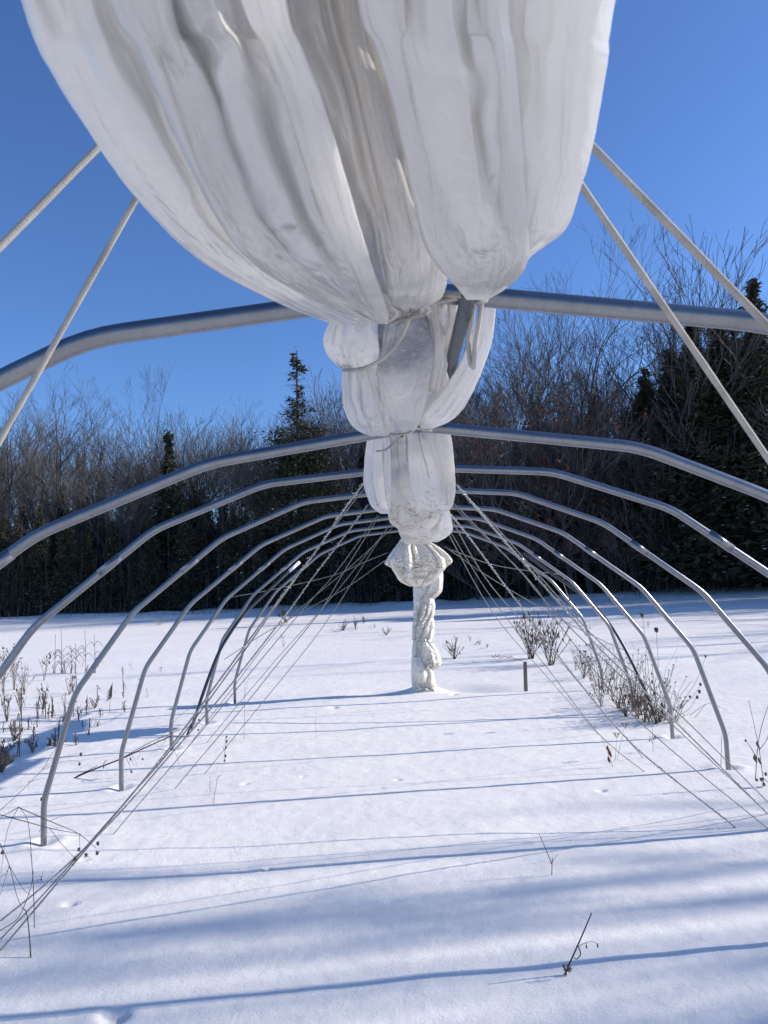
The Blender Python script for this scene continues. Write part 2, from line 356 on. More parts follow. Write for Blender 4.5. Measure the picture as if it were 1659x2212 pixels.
# ---------------------------------------------------------------- gathered plastic cover
def cubic_rows(rows, sub):
    return np.array(cat(rows, sub))
class Cover:
    def __init__(s): s.b = MB(); s.d = []; s.m = []
    def lobe(s, rows, seed, thick=.5, amp=.16, kf=3.0, crump=.03, nr=120, sub=18, dirt=0., mould=0., skew=0., edge=.012, vf=1.0, hfold=0.):
        Rw = cubic_rows(rows, sub); n = len(Rw)
        nr = int(nr*1.5); nf = int(nr*.74); th = np.concatenate([np.linspace(np.pi, 2*np.pi, nf, endpoint=False), np.linspace(0, np.pi, nr-nf, endpoint=False)])
        P = np.zeros((n, nr, 3)); right = M@np.array([1., 0, 0])
        vs = np.arange(n)/n
        a_all = []
        for i, (y, xl, xr, Y) in enumerate(Rw):
            xr = max(xr, xl+1); c = atY((xl+xr)/2, y, Y); dist = np.linalg.norm(c-ORG)*1.0
            d = ray((xl+xr)/2, y); dep = (Y/d[1]); a = (xr-xl)/2/F*dep
            nv = (c-ORG)/np.linalg.norm(c-ORG)
            v = i/sub
            e = 1+edge*(vn(v*3.1, 0., seed+7)+.5*vn(v*9, 0., seed+8))
            cs = np.cos(th); sn = np.sin(th)
            sx = np.sign(cs)*np.abs(cs)**.9
            q = cs+skew*vs[i]+.10*vn(cs*2.2, v*1.3*vf+0*cs, seed+1)
            n1 = vn(q*kf, v*.24*vf+0*q, seed+2)
            f = (2.8*np.sqrt(n1*n1+.002)-.85)*.95+(1-2.2*np.abs(vn(q*kf*2.1+5, v*.4*vf+0*q, seed+3)))*.34
            wq = q*5+.8*vn(q*3, v*2.2, seed+31); wv = v*2.6*vf+.9*vn(q*3+9, v*2.0, seed+32)
            crn = .9*(1-2.4*np.abs(vn(wq*.8+wv*.5, wv, seed+4)))+.6*(1-2.4*np.abs(vn(wq*1.9-wv*.6, wv*1.9, seed+5)))+.15*(1-2.4*np.abs(vn(wq*3.7+wv, wv*3.3, seed+15)))
            if hfold: crn = crn+hfold*(1-2*np.abs(vn(q*2.2+3, v*9+3*np.abs(q), seed+6)))
            taper = np.sqrt(np.clip(1-.93*cs*cs, 0, 1))
            cg = .30+1.5*float(sstep(.3, .85, v/(n/sub))); disp = (2.35*amp*f+2.2*crump*cg*crn)*a*taper
            P[i] = c+np.outer(sx*a*e, right)+np.outer(sn*a*thick-np.sign(-sn+1e-9)*disp*1.0, nv)
            a_all.append(a)
            dd = dirt if not hasattr(dirt, '__call__') else dirt(v/(n/sub), cs)
            mm = mould if not hasattr(mould, '__call__') else mould(v/(n/sub), cs)
            s.d.extend((np.zeros(nr)+dd).tolist()); s.m.extend((np.zeros(nr)+mm).tolist())
        b0 = s.b.grid(P, True)
        # close the ends
        for ring in (0, n-1):
            c = P[ring].mean(0); s.b.v.append(tuple(c)); ci = len(s.b.v)-1; s.d.append(0.); s.m.append(0.)
            for j in range(nr):
                f = (b0+ring*nr+j, b0+ring*nr+(j+1) % nr, ci); s.b.f.append(f if ring == 0 else f[::-1])
    def build(s, name, parent, label=None, m=None):
        s.b.at = [('dirt', s.d), ('mould', s.m)]
        o = s.b.build(name, m or FILM, parent)
        if label: o['label'] = label
        return o
cover = empty('plastic_cover', (0, 1.2, 2.05), 'white greenhouse plastic gathered and tied in bunches along the ridge', 'greenhouse cover')
# the big near bunch, hanging over the camera
A = Cover()
A.lobe([(-1400, -800, -100, .27), (-400, -60, 230, .37), (0, 46, 320, .475), (130, 97, 385, .515), (310, 209, 450, .595), (430, 297, 500, .675), (560, 428, 590, .80), (655, 600, 700, .98), (700, 718, 790, 1.13)], 11, .55, .13, 2.2, .018, nr=170, sub=28, dirt=.15)
A.lobe([(-1400, -300, 700, .245), (-400, 130, 560, .345), (0, 235, 612, .452), (100, 292, 648, .478), (210, 345, 692, .513), (400, 430, 752, .612), (525, 505, 788, .71), (600, 590, 812, .80), (655, 690, 828, .96), (684, 762, 838, 1.04), (700, 818, 837, 1.09)], 23, .5, .13, 2.4, .026, nr=170, sub=28, dirt=.12)
A.lobe([(-1400, -300, 200, .24), (-400, 120, 330, .33), (0, 236, 372, .432), (100, 292, 405, .46), (210, 343, 442, .495), (400, 428, 520, .592), (525, 503, 612, .69), (600, 588, 700, .785), (650, 690, 775, .93), (680, 775, 830, 1.03)], 24, .75, .10, 1.4, .022, nr=170, sub=28, dirt=.05)
A.lobe([(-1400, 250, 720, .235), (-400, 400, 570, .325), (0, 520, 618, .425), (100, 568, 652, .452), (210, 610, 695, .488), (400, 672, 752, .585), (525, 715, 789, .685), (600, 748, 813, .79), (655, 780, 832, .95), (692, 818, 838, 1.07)], 25, .85, .10, 1.2, .022, nr=170, sub=28, dirt=.05)
A.lobe([(-1400, 600, 1100, .27), (-400, 500, 860, .40), (0, 560, 880, .52), (200, 650, 900, .58), (400, 722, 930, .68), (520, 770, 950, .79), (590, 795, 965, .88), (640, 815, 955, .99), (668, 850, 915, 1.09)], 37, .5, .16, 2.2, .02, nr=170, sub=28, dirt=.75, hfold=.4)
A.lobe([(-1400, 640, 900, .25), (-400, 620, 760, .385), (0, 690, 780, .49), (200, 745, 825, .55), (400, 785, 880, .655), (520, 812, 925, .755), (590, 830, 925, .84), (640, 838, 900, .95)], 38, .7, .14, 1.6, .02, nr=170, sub=28, dirt=.6)
A.lobe([(-1400, 900, 1500, .245), (-400, 800, 1110, .345), (0, 800, 1098, .452), (100, 822, 1110, .477), (200, 850, 1119, .512), (330, 878, 1129, .572), (440, 894, 1136, .64), (530, 918, 1141, .72), (580, 948, 1133, .785), (620, 985, 1098, .88), (648, 1008, 1052, 1.0)], 41, .5, .12, 1.9, .018, nr=170, sub=28, dirt=.12)
A.lobe([(-1400, 700, 950, .24), (-400, 740, 850, .335), (0, 772, 878, .438), (100, 808, 900, .466), (200, 840, 918, .502), (330, 872, 948, .562), (440, 893, 985, .63), (530, 918, 1020, .71), (580, 948, 1045, .775), (615, 985, 1040, .86)], 42, .8, .10, 1.4, .018, nr=170, sub=28, dirt=.05)
A.lobe([(-1400, 1300, 1600, .24), (-400, 1010, 1112, .335), (0, 1030, 1100, .44), (100, 1050, 1111, .466), (200, 1062, 1120, .502), (330, 1075, 1130, .562), (440, 1078, 1137, .63), (530, 1075, 1142, .71), (580, 1062, 1134, .775), (615, 1045, 1103, .86)], 43, .8, .10, 1.2, .018, nr=170, sub=28, dirt=.05)
A.lobe([(-1400, 1400, 2200, .26), (-400, 1090, 1440, .37), (0, 1080, 1331, .475), (140, 1085, 1311, .52), (320, 1100, 1279, .60), (400, 1105, 1257, .65), (490, 1105, 1226, .73), (530, 1090, 1180, .78), (556, 1085, 1146, .82), (600, 1070, 1118, .93)], 53, .6, .07, 1.6, .018, nr=170, sub=28, dirt=.05)
# tails pinched between the big lobes and the knot
A.lobe([(590, 690, 860, .98), (640, 760, 905, 1.05), (675, 820, 930, 1.12), (700, 826, 850, 1.16)], 59, .35, .3, 3, .06, dirt=.5, nr=90)
A.lobe([(560, 900, 1010, .95), (610, 860, 960, 1.02), (648, 845, 945, 1.09), (668, 850, 930, 1.13)], 61, .4, .3, 3, .07, dirt=.5, nr=90, hfold=.5)
A.build('gathered_bunch', cover)
B = Cover()
B.lobe([(680, 728, 770, 1.35), (705, 707, 765, 1.40), (735, 698, 765, 1.45), (762, 704, 768, 1.5), (785, 722, 775, 1.55), (800, 742, 780, 1.6)], 71, .7, .15, 1.9, .035, nr=90)
B.lobe([(680, 750, 815, 1.345), (705, 742, 815, 1.35), (735, 738, 818, 1.37), (765, 742, 820, 1.43), (785, 752, 815, 1.5), (800, 765, 805, 1.55)], 73, .7, .14, 2.0, .035, nr=90)
B.lobe([(770, 745, 815, 1.55), (800, 739, 822, 1.56), (840, 738, 838, 1.62), (885, 743, 845, 1.74), (915, 757, 850, 1.88), (932, 775, 845, 2.02), (942, 800, 835, 2.12)], 79, .6, .17, 2.6, .04, nr=120)
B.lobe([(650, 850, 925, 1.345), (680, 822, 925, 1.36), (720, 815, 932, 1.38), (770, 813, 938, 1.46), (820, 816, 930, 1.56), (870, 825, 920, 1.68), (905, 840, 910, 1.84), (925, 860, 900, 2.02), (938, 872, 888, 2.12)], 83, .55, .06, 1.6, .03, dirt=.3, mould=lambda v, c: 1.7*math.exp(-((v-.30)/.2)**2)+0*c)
B.lobe([(645, 915, 1000, 1.345), (680, 920, 1002, 1.36), (720, 924, 990, 1.44), (770, 925, 975, 1.52), (800, 926, 966, 1.57), (830, 920, 972, 1.64), (850, 914, 962, 1.72), (880, 905, 935, 1.85), (915, 888, 915, 2.05)], 89, .6, .18, 1.8, .03, dirt=.25, nr=90)
B.lobe([(640, 1044, 1071, 1.36), (690, 1030, 1069, 1.40), (740, 1012, 1062, 1.47), (800, 985, 1042, 1.57), (850, 950, 1020, 1.68), (885, 920, 1000, 1.82), (910, 903, 972, 2.0), (928, 898, 930, 2.14)], 97, .7, .13, 2.0, .035, edge=.02)
B.lobe([(760, 820, 870, 1.6), (850, 800, 860, 1.72), (900, 800, 865, 1.9), (925, 820, 870, 2.08), (936, 845, 870, 2.15)], 101, .6, .35, 2, .04, nr=80)
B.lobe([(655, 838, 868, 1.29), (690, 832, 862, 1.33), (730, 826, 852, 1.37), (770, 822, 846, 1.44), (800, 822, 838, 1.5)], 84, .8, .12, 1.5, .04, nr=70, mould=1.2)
B.lobe([(655, 925, 955, 1.31), (700, 932, 958, 1.37), (760, 935, 962, 1.46), (810, 930, 955, 1.55), (845, 925, 948, 1.62)], 85, .8, .12, 1.5, .04, nr=70, dirt=.8)
B.lobe([(790, 806, 838, 1.53), (830, 800, 838, 1.6), (875, 806, 836, 1.7), (910, 822, 842, 1.86), (930, 838, 850, 2.0)], 86, .8, .14, 1.5, .05, nr=70)
B.build('gathered_bunch', cover)
C = Cover()
C.lobe([(925, 800, 838, 2.34), (950, 793, 842, 2.45), (995, 787, 845, 2.7), (1030, 785, 846, 2.9), (1050, 786, 845, 3.0), (1075, 794, 845, 3.12), (1095, 803, 843, 3.25), (1110, 822, 840, 3.4)], 103, .6, .13, 2.1, .04, nr=100)
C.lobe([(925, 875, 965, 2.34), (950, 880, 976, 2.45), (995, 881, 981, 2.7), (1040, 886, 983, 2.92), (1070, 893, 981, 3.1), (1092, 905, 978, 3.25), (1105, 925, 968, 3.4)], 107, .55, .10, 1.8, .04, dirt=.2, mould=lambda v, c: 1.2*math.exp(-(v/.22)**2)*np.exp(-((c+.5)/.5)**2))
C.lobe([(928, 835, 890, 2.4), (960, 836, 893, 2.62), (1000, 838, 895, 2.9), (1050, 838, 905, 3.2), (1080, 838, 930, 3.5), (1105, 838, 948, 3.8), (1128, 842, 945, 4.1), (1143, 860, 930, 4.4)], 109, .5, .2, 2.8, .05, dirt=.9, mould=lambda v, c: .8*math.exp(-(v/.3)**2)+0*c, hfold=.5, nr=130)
C.lobe([(925, 820, 860, 2.36), (940, 830, 870, 2.45), (960, 838, 868, 2.6), (985, 842, 860, 2.8)], 113, .6, .3, 2, .04, nr=70, mould=.5)
C.lobe([(930, 812, 832, 2.36), (975, 806, 826, 2.52), (1030, 806, 828, 2.78), (1070, 812, 832, 2.98), (1100, 822, 838, 3.2)], 105, .8, .12, 1.5, .05, nr=70)
C.lobe([(930, 925, 962, 2.34), (970, 930, 975, 2.5), (1020, 945, 982, 2.76), (1060, 955, 984, 2.96), (1090, 960, 979, 3.12)], 106, .8, .12, 1.5, .05, nr=70, dirt=.4)
C.build('gathered_bunch', cover)
D = Cover()
D.lobe([(1085, 930, 965, 4.5), (1105, 925, 972, 4.8), (1125, 928, 976, 5.3), (1145, 930, 978, 5.7), (1160, 935, 965, 6.1), (1171, 925, 945, 6.6)], 127, .6, .2, 2, .09, nr=90)
D.lobe([(1110, 850, 960, 4.6), (1130, 856, 950, 5.2), (1150, 862, 945, 5.9), (1165, 868, 935, 6.6), (1176, 875, 925, 7.4)], 131, .5, .2, 3, .07, dirt=.5, mould=.3, hfold=.5, nr=110)
D.build('gathered_bunch', cover)
Es = Cover()
Es.lobe([(1163, 866, 890, 8.32), (1175, 858, 892, 8.36), (1192, 845, 895, 8.42), (1206, 836, 892, 8.46), (1218, 831, 885, 8.5), (1227, 846, 875, 8.55)], 137, .7, .14, 2.6, .03, nr=90, dirt=.4)
Es.lobe([(1163, 890, 915, 8.32), (1176, 900, 940, 8.36), (1190, 910, 960, 8.42), (1204, 915, 974, 8.46), (1214, 915, 977, 8.5), (1224, 920, 966, 8.53), (1234, 928, 955, 8.56)], 139, .6, .14, 3.0, .03, dirt=.6, nr=90)
Es.lobe([(1156, 878, 908, 8.3), (1168, 871, 914, 8.3), (1182, 860, 932, 8.3), (1197, 850, 950, 8.32), (1210, 842, 962, 8.34), (1224, 845, 964, 8.38), (1240, 853, 952, 8.42), (1256, 864, 938, 8.48), (1267, 885, 920, 8.55)], 149, .5, .10, 3.4, .035, dirt=.4, nr=170, vf=.4)
Es.build('gathered_bunch', cover, 'flared skirt of film hanging above the post wrap', FILM2)
Fc = Cover(); Yp = POST[1]-.05
def col(rows, seed, **k): Fc.lobe([(y, a, b, Yp+.0+(d if len(r) > 3 else 0)) for r in rows for (y, a, b, d) in [r if len(r) > 3 else (*r, 0)]], seed, **k)
col([(1215, 920, 950), (1235, 925, 957), (1262, 924, 957), (1280, 915, 953), (1297, 905, 935), (1305, 905, 925)], 151, thick=.9, amp=.14, crump=.05, kf=1.3, nr=80, dirt=.9)
col([(1235, 893, 932), (1265, 892, 935), (1300, 893, 938), (1330, 893, 930), (1355, 895, 915)], 157, thick=.8, amp=.14, crump=.05, kf=1.3, nr=90, dirt=.9)
col([(1285, 905, 934), (1303, 903, 940), (1325, 900, 939), (1345, 892, 932), (1370, 890, 920), (1390, 892, 905)], 163, thick=.8, amp=.14, crump=.05, kf=1.3, nr=90, dirt=.9)
col([(1335, 912, 937), (1345, 905, 939), (1370, 900, 938), (1388, 892, 932), (1410, 890, 920), (1430, 892, 905)], 167, thick=.85, amp=.15, crump=.05, kf=1.3, nr=90, dirt=.9)
col([(1375, 900, 925), (1392, 898, 940), (1412, 900, 950), (1428, 905, 954), (1438, 915, 952), (1447, 925, 940)], 173, thick=.85, amp=.15, crump=.05, kf=1.3, nr=90, dirt=.9)
col([(1385, 892, 920), (1410, 891, 925), (1430, 892, 935), (1442, 900, 940), (1452, 915, 930)], 177, thick=.9, amp=.15, crump=.05, kf=1.3, nr=90, dirt=.9)
col([(1420, 889, 925), (1445, 888, 935), (1465, 888, 940), (1482, 890, 943), (1497, 893, 948), (1510, 895, 945)], 179, thick=.9, amp=.15, crump=.05, kf=1.3, nr=90, dirt=.9)
Fc.build('post_wrap', cover, 'yellowed plastic twisted down around the far end post', FILM2)
# the bunches behind, along the ridge to the end post
G = Cover()
rgn = random.Random(8)
def ridge_seg(b, y0, y1, r, seed):
    n = 26; th = np.linspace(0, 2*np.pi, 60, endpoint=False); P = np.zeros((n, 60, 3))
    for i in range(n):
        t = i/(n-1); e = math.sin(math.pi*t)**.6; rr = .035+(r-.035)*e
        f = 1+.22*(1-2*np.abs(vn(np.cos(th)*3+5, np.sin(th)*3+t*1.5, seed)))
        P[i, :, 0] = rr*f*np.cos(th); P[i, :, 1] = y0+(y1-y0)*t; P[i, :, 2] = 2.09-.07*e+rr*f*np.sin(th)*1.05
    b.b.grid(P, True); b.d.extend([.2]*(n*60)); b.m.extend([0.]*(n*60))
for i, (y0, y1) in enumerate([(4.65, 5.88), (5.88, 7.10), (7.10, 8.32), (8.32, 9.6)]): ridge_seg(G, y0, y1, .10, 200+i)
ridge_seg(G, 3.43, 4.65, .12, 210)
G.build('gathered_bunch', cover)
# ---------------------------------------------------------------- cords
def rope(pts, r, m, root, name='strand', n=7, tw=0, sub=6):
    P = cat(pts, sub)
    b = MB(); b.tube(P, r, n); return b.build(name, m, root)
def braid(pts, r, m, root, name='cord', pitch=.0075, n=20):
    """solid braided cord: a diamond relief runs round it"""
    P = np.array(cat(pts, 8)); seg = np.linalg.norm(np.diff(P, axis=0), axis=1); L = np.concatenate([[0], np.cumsum(seg)])
    k = min(int(L[-1]/(pitch/6))+2, 3500); tt = np.linspace(0, L[-1], k); Q = np.stack([np.interp(tt, L, P[:, i]) for i in range(3)], 1)
    T = np.gradient(Q, axis=0); T /= np.linalg.norm(T, axis=1)[:, None]; U = np.cross(T, [0, .3, .95]); U /= np.linalg.norm(U, axis=1)[:, None]; W = np.cross(T, U)
    a = 2*np.pi*np.arange(n)/n; A, TT = np.meshgrid(a, tt*2*np.pi/pitch)
    rr = r*(1+.10*np.sin(A*4+TT)*np.sin(A*4-TT)+.05*vn(TT*.05, A*0, 9))
    G_ = Q[:, None, :]+rr[..., None]*(U[:, None, :]*np.cos(A)[..., None]+W[:, None, :]*np.sin(A)[..., None])
    b = MB(); b.grid(G_, True); return b.build(name, m, root)
def hang_to_ground(A, YA, B, Xend):
    """straight line whose picture passes A and B and that meets the snow at x = Xend"""
    a = atY(*A, YA); best = None
    for Y2 in np.linspace(.2, 4, 1500):
        p = atY(*B, Y2); d = p-a
        if d[2] >= -1e-4: continue
        e = a+d*((0-a[2])/d[2]); er = abs(e[0]-Xend)
        if best is None or er < best[0]: best = (er, e)
    return a, best[1]
near = [((232, 298), .80, (0, 530), -2.0, 'thick cream rope running from the bunch to the left edge, upper of two'), ((306, 408), .95, (0, 945), -2.0, 'thick cream rope crossing in front of the nearest hoop at left'),
        ((1262, 298), .76, (1659, 700), 2.0, 'thick cream rope at upper right, the outer of two'), ((1245, 385), .86, (1659, 985), 2.0, 'thick cream rope at right crossing in front of the nearest hoop')]
for A_, YA, B_, Xe, lab in near:
    a, e = hang_to_ground(A_, YA, B_, Xe)
    root = empty('rope', tuple(e), lab, 'rope', 'ropes hanging from the ridge')
    mid = (a+e)/2+np.array([0, 0, -.015]); e2 = e+(e-a)*.03
    braid([a, a*.6+e*.4+np.array([0, 0, -.01]), a*.3+e*.7+np.array([0, 0, -.01]), e2], .0041, CORD, root)
LR = [([(786, 1043), (735, 1112), (687, 1184), (604, 1294), (480, 1462), (368, 1614), (240, 1770), (120, 1912), (0, 2054)], 'frosted rope from the hanging bunch down to the lower left corner', 1),
 ([(795, 1090), (735, 1170), (679, 1243), (618, 1327), (490, 1490), (376, 1622), (244, 1772), (110, 1900), (0, 1990)], 'frosted rope beside the lowest left one, leaving the picture just above it', 1),
 ([(790, 1050), (700, 1166), (610, 1290), (485, 1466), (372, 1616), (236, 1772), (100, 1925), (0, 2030)], 'thin weathered rope running along the frosted left ropes', 0),
 ([(816, 1112), (725, 1237), (656, 1315), (440, 1574), (245, 1802)], 'thin rope meeting the snow right of the nearest left foot', 0),
 ([(819, 1114), (743, 1235), (687, 1327), (600, 1434), (520, 1534), (378, 1704)], 'thin rope meeting the snow between the two small twigs and the left hoop feet', 0),
 ([(839, 1136), (786, 1218), (716, 1327), (663, 1400), (560, 1526), (443, 1671)], 'thin rope meeting the snow left of the rusty seed stalk', 0),
 ([(837, 1141), (700, 1310), (592, 1430), (446, 1605)], 'thin rope meeting the snow right of the sixth left foot', 0),
 ([(847, 1141), (751, 1229), (610, 1350), (500, 1490), (415, 1602)], 'thin rope crossing the black pipe at left', 0)]
RR = [([(986, 1047), (1083, 1161), (1219, 1315), (1294, 1399), (1448, 1548), (1659, 1759)], 'ice coated rope from the bunch to the right edge', 1),
 ([(988, 1052), (1092, 1161), (1225, 1312), (1302, 1393), (1470, 1545), (1659, 1733)], 'thin rope running just above the long ice coated one', 0),
 ([(966, 1104), (1013, 1161), (1105, 1284), (1237, 1456), (1347, 1588), (1435, 1667), (1589, 1788)], 'ice coated rope ending in the snow at lower right', 1),
 ([(955, 1128), (1062, 1320), (1180, 1460), (1292, 1587)], 'thin rope ending in the snow nearest the wooden stake', 0),
 ([(958, 1124), (1062, 1292), (1180, 1440), (1294, 1586), (1391, 1667)], 'thin rope ending in the snow below the dry umbel heads', 0),
 ([(966, 1106), (1062, 1267), (1219, 1438), (1300, 1535), (1389, 1637)], 'thin rope hugging the underside of the icy rope at right', 0),
 ([(978, 1093), (1140, 1250), (1205, 1345), (1335, 1510), (1450, 1620), (1659, 1790)], 'thin rope leaving at right, lowest of the bunch', 0),
 ([(975, 1082), (1118, 1228), (1160, 1278), (1247, 1371), (1348, 1466), (1500, 1610), (1659, 1757)], 'thin rope leaving at right beside the icy one', 0)]
fr = random.Random(12)
for lst, grp in ((LR, 'l'), (RR, 'r')):
    for pxs, lab, frost in lst:
        top = atZ(pxs[0][0], pxs[0][1], 2.02); e = ground(*pxs[-1]); Y0, Y1 = top[1], e[1]
        Y0 = min(Y0, 9.5)
        ln = [0]
        for p, q in zip(pxs[:-1], pxs[1:]): ln.append(ln[-1]+math.hypot(q[0]-p[0], q[1]-p[1]))
        P = []
        for (a, c), l in zip(pxs, ln):
            t = l/ln[-1]; P.append(atY(a, c, 1/((1-t)/Y0+t/Y1)))
        d = P[-1]-P[-2]
        if pxs[-1][0] in (0, 1659):
            k = (P[-1][2])/max(-d[2], .01); P.append(P[-1]+d*(k+.1))
        P.append(P[-1]+(P[-1]-P[-2])*.02+np.array([0, 0, -.04]))
        root = empty('rope', tuple(P[-1]), lab, 'rope', 'ropes hanging from the ridge')
        r = .0032 if not frost else .0045
        rope(P, r, CORD if frost else CORD2, root, 'cord', 6, sub=5)
        if frost:
            Q = np.array(cat(P, 60)); b = MB()
            for _ in range(800 if grp == 'r' else 260):
                q = Q[fr.randrange(len(Q)-2)]; q2 = q+np.array([fr.gauss(0, .0035), fr.gauss(0, .004), fr.gauss(.002, .0035)])
                b.blob(q2, fr.uniform(.0022, .0042)*(1 if grp == 'r' else .8), fr.randrange(9999), 5, 3)
            tag(b.build('ice_crust', ICE if grp == 'r' else SNOW, root), kind='stuff')
XC = [([(837, 1194), (780, 1217), (722, 1242), (597, 1272), (500, 1290)], 9.2, 9.0, 'thin cord running nearly level from the plastic skirt to the left hoop'),
 ([(831, 1211), (749, 1269), (680, 1307), (560, 1375), (484, 1425)], 9.2, 9.5, 'thin cord sloping from the plastic skirt to the farthest left leg'),
 ([(973, 1187), (1057, 1218), (1140, 1233), (1211, 1242), (1218, 1262), (1238, 1321)], 8.9, 9.3, 'pale cord running right from the skirt and turning down'),
 ([(960, 1180), (1062, 1250), (1210, 1337), (1290, 1378), (1353, 1407)], 8.9, 9.2, 'thin cord sagging right from the skirt to the black pipe')]
for pxs, y0, y1, lab in XC:
    n = len(pxs); P = [atY(a, c, y0+(y1-y0)*i/(n-1)) for i, (a, c) in enumerate(pxs)]
    root = empty('guy_cord', tuple(P[0]), lab, 'cord'); rope(P, .0045, CORD2, root, 'cord', 5)
def tie(name, label, strands, r=.0035, m=CORD, br=True):
    P0 = atY(*strands[0][0]); root = empty(name, tuple(P0), label, 'cord', 'cords tying up the plastic')
    for s in strands:
        P = [atY(*q) for q in s]
        (braid if br else rope)(P, r, m, root, 'cord') if br else rope(P, r, m, root, 'cord', 6)
tie('tie_cord', 'cream cord knotted round the plastic at the nearest hoop', [
    [(840, 664, 1.13), (880, 661, 1.12), (915, 650, 1.10), (950, 640, 1.07), (1000, 638, 1.02)],
    [(912, 632, 1.02), (914, 645, 1.05), (930, 653, 1.07), (955, 650, 1.06), (990, 643, 1.04)],
    [(935, 647, 1.08), (960, 637, 1.06), (985, 640, 1.04)],
    [(895, 658, 1.10), (880, 695, 1.18), (862, 735, 1.22), (835, 768, 1.24), (800, 790, 1.27), (770, 799, 1.32), (742, 800, 1.42)]])
tie('tie_cord', 'doubled white cord end dangling over the dark gap in the bundle', [
    [(1024, 652, 1.2), (1020, 690, 1.22), (1012, 730, 1.24), (1014, 770, 1.26), (1018, 792, 1.27)],
    [(1040, 655, 1.2), (1034, 700, 1.22), (1026, 750, 1.24), (1022, 796, 1.27)],
    [(1022, 648, 1.17), (1034, 652, 1.16), (1050, 648, 1.17), (1030, 644, 1.18)]], .004)
tie('tie_cord', 'cream cord looped under the second knot', [
    [(835, 938, 2.14), (870, 938, 2.10), (888, 932, 2.06), (902, 921, 2.05)], [(904, 922, 2.05), (915, 929, 2.08), (932, 930, 2.12)],
    [(869, 942, 2.14), (850, 958, 2.3), (832, 972, 2.3), (812, 975, 2.3)]], .0035)
tie('tie_cord', 'single pale straw of cord hanging over the second bunch', [[(904, 936, 2.2), (912, 975, 2.36), (920, 1003, 2.48), (927, 1034, 2.6)]], .002, STRAW, False)
tie('tie_cord', 'thin cord spiralling down the wrapped end post', [
    [(891, 1262, POST[1]-.32), (915, 1275, POST[1]-.34), (935, 1292, POST[1]-.3)], [(890, 1335, POST[1]-.3), (915, 1345, POST[1]-.34), (938, 1358, POST[1]-.3)],
    [(889, 1380, POST[1]-.3), (915, 1386, POST[1]-.34), (936, 1388, POST[1]-.3)]], .004, CORD2, False)
# ---------------------------------------------------------------- weeds and small plants
wr = random.Random(77)
def plant(name, label, cat_, base, stems, r=.0022, m=DRY, heads=(), leaves=(), group=None, hm=HEAD, lm=None, jit=.05, headname='seed_head', snowcap=False):
    """stems: lists of photograph points (first may be the base); built at the base's own distance with some depth"""
    g_ = ground(*base); root = empty(name, tuple(g_), label, cat_, group)
    sink = np.array([0, 0, -.03]); b = MB(); sc = g_[1]
    for i, s in enumerate(stems):
        dy = wr.uniform(-1, 1)*jit*sc/6; P = []
        n = len(s)
        for j, (a, c) in enumerate(s):
            on = math.hypot(a-base[0], c-base[1]) < 6
            P.append(atY(a, c, sc+(0 if on else dy*(.4+.6*j/n)*1.5)))
        if math.hypot(s[0][0]-base[0], s[0][1]-base[1]) < 40 and abs(s[0][1]-base[1]) < 12: P.insert(0, P[0]+sink)
        if len(P) < 2: continue
        Q = cat(P, 4); k = len(Q); rr = r if not isinstance(r, (list, tuple)) else r[i % len(r)]
        b.tube(Q, [rr*(1-.5*t/k) for t in range(k)], 5)
    b.build('stem', m, root)
    for i, h in enumerate(heads):
        a, c, rad = h[:3]; p = atY(a, c, sc); R0 = rad/F*sc; b = MB()
        kind = h[3] if len(h) > 3 else 'b'
        if kind == 'u':                      # umbel: rays with small clusters
            for q in range(9):
                an = 2*math.pi*q/9+wr.random(); tp = p+np.array([math.cos(an)*R0, math.sin(an)*R0, R0*wr.uniform(.5, 1.0)])
                b.tube([p+np.array([0, 0, -R0*.6]), p+np.array([math.cos(an)*R0*.6, math.sin(an)*R0*.6, 0]), tp], .0011, 4); b.blob(tp, R0*.22, q, 5, 3)
        elif kind == 'l':                    # hanging dead leaf
            n_ = 5
            for q in range(n_):
                t0, t1 = q/n_, (q+1)/n_
                w0, w1 = R0*.3*math.sin(math.pi*(t0*.9+.05)), R0*.3*math.sin(math.pi*(t1*.9+.05))
                i0 = len(b.v)
                for t_, w_ in ((t0, w0), (t1, w1)):
                    c_ = p+np.array([R0*.3*t_*t_, R0*.2*math.sin(t_*5+i), -R0*1.6*t_])
                    b.v += [tuple(c_+np.array([-w_, w_*.4, 0])), tuple(c_+np.array([0, -w_*.5, 0])), tuple(c_+np.array([w_, w_*.4, 0]))]
                b.f += [(i0, i0+1, i0+4, i0+3), (i0+1, i0+2, i0+5, i0+4)]
        else:
            R0 *= .72; b.blob(p, R0, i, 8, 5, (1, 1, 1.3))
            for q in range(7):
                an = wr.random()*6.28; e = wr.uniform(-1, 1)
                b.tube([p, p+np.array([math.cos(an), math.sin(an), e])*R0*1.5], .0009, 3)
        b.build('leaf' if kind == 'l' else headname, lm or hm, root)
    return root
def Z7(pts): return [(a*.4, c*.4+1294) for a, c in pts]
def Z8(pts): return [(a*.44+929, c*.44+1161) for a, c in pts]
def Z5(pts): return [(a*.28+1062, c*.28+1228) for a, c in pts]
